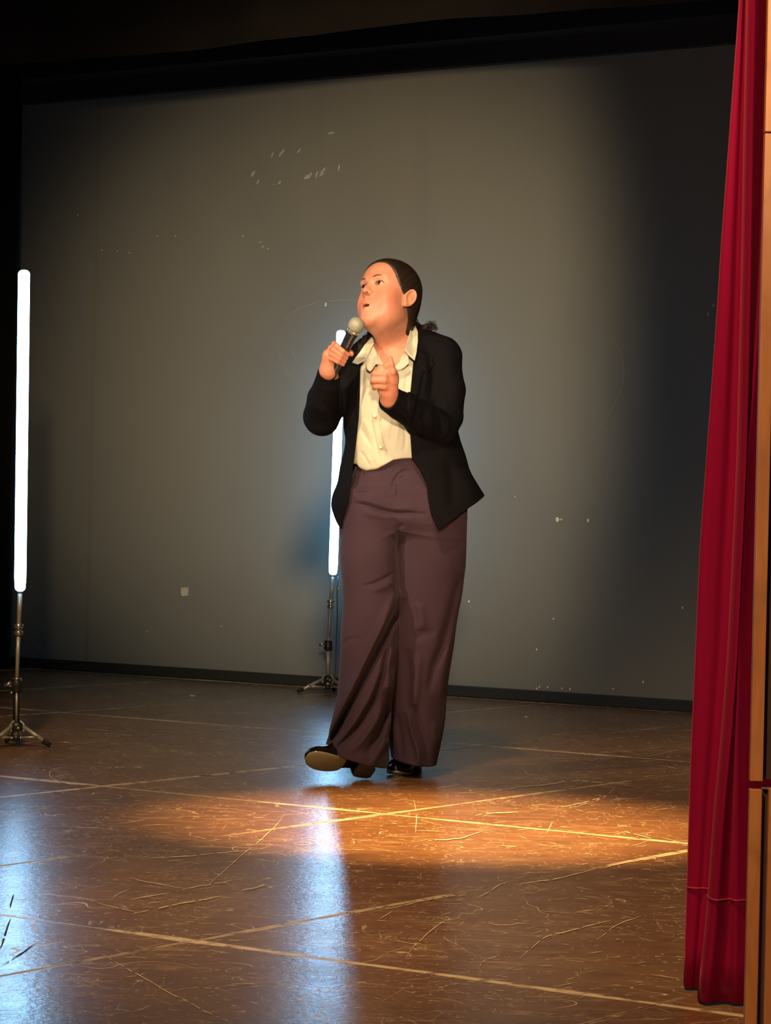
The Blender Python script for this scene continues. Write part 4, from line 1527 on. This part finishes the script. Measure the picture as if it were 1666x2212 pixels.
# ------------------------------------------------------------------ blazer
BZ = Field(axis(P(648, 0)[0], P(1112, 0)[0], .0033), axis(YW - .345, YW + .23, .0033), axis(P(0, 1152)[2], P(0, 692)[2], .0033))
jt, _, _ = stack([(692, 858, 884, .08, .030), (702, 840, 905, .075, .055), (716, 805, 938, .065, .085), (735, 778, 968, .055, .105), (760, 757, 985, .045, .125), (800, 746, 985, .035, .140), (850, 743, 984, .03, .150), (900, 741, 984, .028, .156),
                 (920, 741, 988, .028, .157), (950, 747, 998, .028, .158), (984, 742, 1008, .028, .162), (1015, 734, 1018, .028, .168), (1045, 727, 1034, .028, .174), (1071, 718, 1053, .028, .18), (1098, 716, 1073, .028, .184), (1127, 722, 1090, .028, .186), (1152, 726, 1105, .028, .188)])
lo, hi = full(BZ)
BZ.op(lambda X, Y, Z: jt(X, Y, Z, 2.1), lo, hi, .001)
# hollow it so the cloth hangs free of the body
inn = (BZ.D + .013).copy()
# shoulders and sleeves
BZ.cone(P(905, 734, .03), P(956, 763, .0), .040, .057, .035)
BZ.cone(P(820, 745, .06), P(772, 782, .06), .035, .052, .035)
BZ.chain([P(955, 773, -.005), P(963, 842, -.03), P(962, 900, -.05), P(950, 926, -.075)], [.063, .0635, .058, .0575], .02)
BZ.chain([P(950, 926, -.075), P(905, 900, -.165), P(866, 876, -.235), P(843, 862, -.272)], [.0575, .0535, .0465, .043], .012)
BZ.chain([P(772, 790, .05), P(728, 850, .03), P(694, 902, .0)], [.056, .060, .0575], .02)
BZ.chain([P(694, 902, .0), P(697, 862, -.07), P(708, 828, -.120), P(712, 806, -.146)], [.0575, .050, .0405, .038], .012)
X2, Z2 = BZ.xs[:, None], BZ.zs[None, :]
Xg, Yg, Zg = BZ.xs[:, None, None], BZ.ys[None, :, None], BZ.zs[None, None, :]
front = np.clip((YW + .02 - BZ.ys) / .05, 0, 1)[None, :, None]
lap = np.clip(-poly2d(X2, Z2, [PX(*p) for p in [(902, 700), (915, 712), (930, 745), (938, 790), (925, 812), (915, 806), (905, 850), (893, 905), (880, 940), (880, 690)]]) / .004, 0, 1)
lap2 = np.clip(-poly2d(X2, Z2, [PX(*p) for p in [(800, 725), (770, 760), (752, 800), (757, 820), (768, 815), (766, 860), (772, 920), (785, 940), (810, 760)]]) / .004, 0, 1)
BZ.D -= (np.maximum(lap, lap2) * .0065)[:, None, :].astype(np.float32) * np.clip((YW - .07 - Yg) / .01, 0, 1).astype(np.float32)
strokes(BZ, X2, Z2, front, [
    (5 * mm, 6 * mm, [(905, 895), (915, 915), (918, 940)]), (-4 * mm, 8 * mm, [(922, 890), (932, 915), (932, 945)]),
    (5 * mm, 7 * mm, [(935, 885), (950, 910), (952, 945)]), (-4 * mm, 8 * mm, [(960, 890), (968, 915), (965, 945)]),
    (4 * mm, 6 * mm, [(965, 880), (985, 890), (996, 900)]), (-3 * mm, 8 * mm, [(890, 870), (905, 885), (910, 905)]),
    (5 * mm, 8 * mm, [(925, 770), (935, 820), (928, 870)]), (-4 * mm, 10 * mm, [(915, 760), (920, 820), (912, 860)]),
    (4 * mm, 7 * mm, [(700, 870), (720, 890), (735, 915)]), (-4 * mm, 9 * mm, [(690, 885), (710, 905), (725, 925)]),
    (4 * mm, 8 * mm, [(735, 830), (745, 860), (742, 900)]), (4 * mm, 6 * mm, [(855, 880), (870, 893), (882, 908)]),
    (3 * mm, 5 * mm, [(940, 735), (958, 738), (975, 748)]),
    (-5 * mm, 22 * mm, [(1000, 1010), (1015, 1050), (1025, 1075)]), (6 * mm, 18 * mm, [(965, 985), (975, 1040), (975, 1100)]),
])
BZ.D += (.0011 * np.sin(Xg * 39 + Zg * 25 + Yg * 12) + .0009 * np.sin(Zg * 57 - Xg * 21)).astype(np.float32)
# cavity for the body, open below
bodyzone = np.minimum(inn, (Zg * 0 + 1))
cav = np.maximum(inn, (Zg - P(0, 905)[2]))
BZ.D = np.maximum(BZ.D, -np.where(Zg < P(0, 900)[2], cav, 1.0).astype(np.float32))
# open front
Lw = [(806, 700), (798, 735), (783, 765), (779, 800), (778, 860), (776, 900), (773, 930), (769, 966), (761, 1032), (753, 1084), (740, 1127), (738, 1165)]
Rw = [(945, 1165), (945, 1143), (931, 1112), (923, 1075), (921, 1045), (907, 1014), (889, 990), (885, 930), (886, 850), (892, 790), (899, 740), (899, 715), (897, 688)]
arm = np.minimum(d_cone(Xg, Yg, Zg, P(950, 926, -.075), P(843, 862, -.272), .070, .060), d_cone(Xg, Yg, Zg, P(694, 902, .0), P(711, 815, -.132), .066, .05))
wed = poly2d(X2, Z2, [PX(*p) for p in Lw + Rw])[:, None, :].astype(np.float32)
wed = np.maximum(wed, (Yg - (YW + .03)).astype(np.float32))
wed = np.maximum(wed, -arm.astype(np.float32))
BZ.D = -smin(-BZ.D, wed, .0015)
# sleeve openings
for a_, b_, r_ in ((P(842, 861, -.275), P(826, 852, -.300), .036), (P(711, 809, -.142), P(714, 794, -.160), .0335)):
    dd = (b_ - a_) / np.linalg.norm(b_ - a_)
    e_ = a_ + dd * .10
    s0 = a_ - dd * .035
    BZ.cone(s0, e_, r_, r_ * 1.02, .0015, cut=True)
    pl_ = ((Xg - a_[0]) * dd[0] + (Yg - a_[1]) * dd[1] + (Zg - a_[2]) * dd[2])
    ball = np.sqrt((Xg - a_[0]) ** 2 + (Yg - a_[1]) ** 2 + (Zg - a_[2]) ** 2) - .085
    BZ.D = np.maximum(BZ.D, -np.maximum(-pl_ + .006, ball)).astype(np.float32)
# hem line
hz_ = [(690, 1090), (716, 1104), (727, 1128), (736, 1143), (748, 1128), (800, 1100), (860, 1090), (915, 1105), (938, 1139), (945, 1146), (960, 1137), (1000, 1105), (1030, 1085), (1049, 1070), (1070, 1055)]
hem = np.interp(BZ.xs, [PX(*q)[0] for q in hz_], [PX(*q)[1] for q in hz_])[:, None, None]
hemb = PX(900, 1098)[1]
isf = np.clip((YW + .04 - Yg) / .03, 0, 1)
hemg = np.maximum(hem, hemb) * (1 - isf) + hem * isf
BZ.D = np.maximum(BZ.D, hemg - Zg).astype(np.float32)
V, Q = BZ.mesh()
del BZ
V = relax(V, Q, 1, .45)
blazer = net_obj('blazer', V, Q, M['blazer'], person)
tag(blazer, 'open black tailored blazer with pointed front corners')

# ------------------------------------------------------------------ shoes
def shoe(heel_c, fwd, up, label, side):
    """heel_c: world point at the bottom centre of the heel; fwd, up: directions of the shoe"""
    fwd = np.array(fwd, float); fwd /= np.linalg.norm(fwd)
    up = np.array(up, float); up -= fwd * (up @ fwd); up /= np.linalg.norm(up)
    rt = np.cross(fwd, up)
    W_ = lambda l, w_, h_: heel_c + fwd * l + rt * w_ + up * h_
    low_ = min(W_(l, w_, h_)[2] for l, w_, h_ in [(a, b, 0) for a in (-.026, -.017, .0, .021, .028) for b in (-.027, .027)] + [(l, b, .010) for l in (.12, .16, .2) for b in (-.043, .043)])
    heel_c = np.array(heel_c) + np.array([0, 0, .0012 - low_])
    # outline of the sole: distance along, half widths (inner, outer)
    prof = [(-.030, .012, .012), (-.026, .022, .022), (-.010, .030, .030), (.02, .031, .031), (.07, .029, .030), (.10, .034, .035), (.135, .041, .041), (.165, .043, .042), (.19, .038, .037), (.207, .026, .026), (.214, .012, .012)]
    hh = .040
    def rise(l): return hh * (1 - np.clip((l - .03) / .09, 0, 1)) ** 1.6 + .012 * np.clip((l - .15) / .065, 0, 1) ** 2
    m_ = MB()
    n = len(prof)
    v_ = []
    for l, a_, b_ in prof:
        z_ = rise(l)
        v_ += [W_(l, -a_ * 1.06, z_), W_(l, b_ * 1.06, z_), W_(l, b_ * 1.06, z_ + .009), W_(l, -a_ * 1.06, z_ + .009)]
    f_ = [(0, 1, 2, 3), tuple(4 * (n - 1) + i for i in (3, 2, 1, 0))]
    for i in range(n - 1):
        for j in range(4):
            k_ = (j + 1) % 4
            f_.append((4 * i + j, 4 * (i + 1) + j, 4 * (i + 1) + k_, 4 * i + k_))
    # upper
    c0 = np.array(heel_c)
    fx = Field(axis(c0[0] - .27, c0[0] + .20, .0026), axis(c0[1] - .27, c0[1] + .20, .0026), axis(-.01, .19, .0026))
    def loc(X, Y, Z):
        X, Y, Z = X - c0[0], Y - c0[1], Z - c0[2]
        return (fwd[0] * X + fwd[1] * Y + fwd[2] * Z, rt[0] * X + rt[1] * Y + rt[2] * Z, up[0] * X + up[1] * Y + up[2] * Z)
    def fn(X, Y, Z):
        l, w_, h_ = loc(X, Y, Z)
        d = ball_(l, w_, h_, (.150, 0, .022), (.066, .042, .036))
        d = smin(d, ball_(l, w_, h_, (.085, 0, .050), (.080, .034, .042)), .025)
        d = smin(d, ball_(l, w_, h_, (.012, 0, .062), (.044, .032, .048)), .025)
        # tongue edge and strap
        st_ = np.abs(l - .098 - (h_ - .06) * .3) - .012
        d = np.where(h_ > .03, d - .0022 * np.clip(1 - np.maximum(st_, 0) / .003, 0, 1), d)
        d = d + .0025 * np.exp(-((np.abs(w_) / .026) ** 2 + ((l - .150) / .028) ** 2 - 1) ** 2 / .02) * (h_ > .03)
        # opening for the ankle
        op_ = ball_(l, w_, h_, (.020, 0, .115), (.048, .026, .045))
        d = -smin(-d, op_, .004)
        fl_ = rise(l) + .006 - h_
        return np.maximum(d, fl_).astype(np.float32)
    fx.op(fn, (fx.xs[0], fx.ys[0], fx.zs[0]), (fx.xs[-1], fx.ys[-1], fx.zs[-1]), 0)
    V_, Q_ = fx.mesh()
    V_ = relax(V_, Q_, 1, .4)
    o = net_obj('shoe', V_, Q_, M['patent'], person)
    tag(o, label)
    def strip(i0, i1):
        n_ = i1 - i0
        vs = v_[4 * i0:4 * i1]
        fs = [(0, 1, 2, 3), tuple(4 * (n_ - 1) + i for i in (3, 2, 1, 0))]
        for i in range(n_ - 1):
            for j in range(4):
                k_ = (j + 1) % 4
                fs.append((4 * i + j, 4 * (i + 1) + j, 4 * (i + 1) + k_, 4 * i + k_))
        return vs, fs
    for nm, i0, i1, mt in (('sole', 4, len(prof), M['sole']), ('shank', 0, 5, M['patent'])):
        so = mesh_obj(nm, *strip(i0, i1), mt, o)
        m1 = so.modifiers.new('round', 'SUBSURF'); m1.levels = m1.render_levels = 2
    # block heel
    hp = [(-.029, .019), (-.019, .027), (.0, .031), (.028, .0305), (.038, .027)]
    ring = [(l, w_) for l, w_ in hp] + [(l, -w_) for l, w_ in reversed(hp)]
    n = len(ring)
    v_ = [W_(l * .94, w_ * .94, 0) for l, w_ in ring] + [W_(l, w_, .043) for l, w_ in ring]
    f_ = [tuple(range(n)), tuple(reversed(range(n, 2 * n)))] + [(i, n + i, n + (i + 1) % n, (i + 1) % n) for i in range(n)]
    hl = mesh_obj('heel', v_, f_, M['patent'], o, smooth=False)
    v2 = [W_(l * .945, w_ * .945, -.001) for l, w_ in ring] + [W_(l * .95, w_ * .95, .005) for l, w_ in ring]
    mesh_obj('heel_tip', v2, f_, M['heel'], o, smooth=False)
    return o


hc = np.array(on_floor(790, 1684)); hc[1] -= .012; hc[2] = .013
shoe(hc, (-.87, -.42, .20), (.08, .84, .54), 'leading black patent loafer, toe raised to show its sole', 0)
hc = np.array(on_floor(893, 1672)); hc[1] += .10; hc[2] = .002
shoe(hc, (-.30, -.95, 0), (0, 0, 1), 'trailing black patent loafer flat on the floor', 1)

# ------------------------------------------------------------------ microphone in her hand
mb0 = Vector(MIC0)
mroot = empty('microphone', mb0)
tag(mroot, 'black handheld microphone with a grey mesh ball, held in her raised hand', 'microphone')
L_ = float(np.linalg.norm(MIC1 - MIC0))
def ml(prof): return [Vector(mic(t, 0, 0)) for t, _ in prof], [r for _, r in prof]
pr = [(-.002, .011), (.0, .0145), (.010, .0155), (.06, .0155), (.10, .0165), (L_ - .045, .0185), (L_ - .030, .0205), (L_ - .024, .0205)]
MB().tube(*ml(pr), n=24).obj('handle', M['micbody'], mroot)
pr = [(L_ - .026, .0205), (L_ - .022, .0222), (L_ - .018, .0222), (L_ - .014, .0228)]
MB().tube(*ml(pr), n=24).obj('grille_collar', M['micband'], mroot)
pr = [(L_ - .016, .0226), (L_ - .008, .0252), (L_ - .001, .0262), (L_ + .008, .0256), (L_ + .016, .0225), (L_ + .022, .0165), (L_ + .0255, .009), (L_ + .0265, .002)]
MB().tube(*ml(pr), n=32).obj('grille', M['grille'], mroot)
pr = [(-.006, .0128), (-.004, .0138), (.002, .0155), (.004, .0158)]
MB().tube(*ml(pr), n=20).obj('tail_ring', M['metal'], mroot)
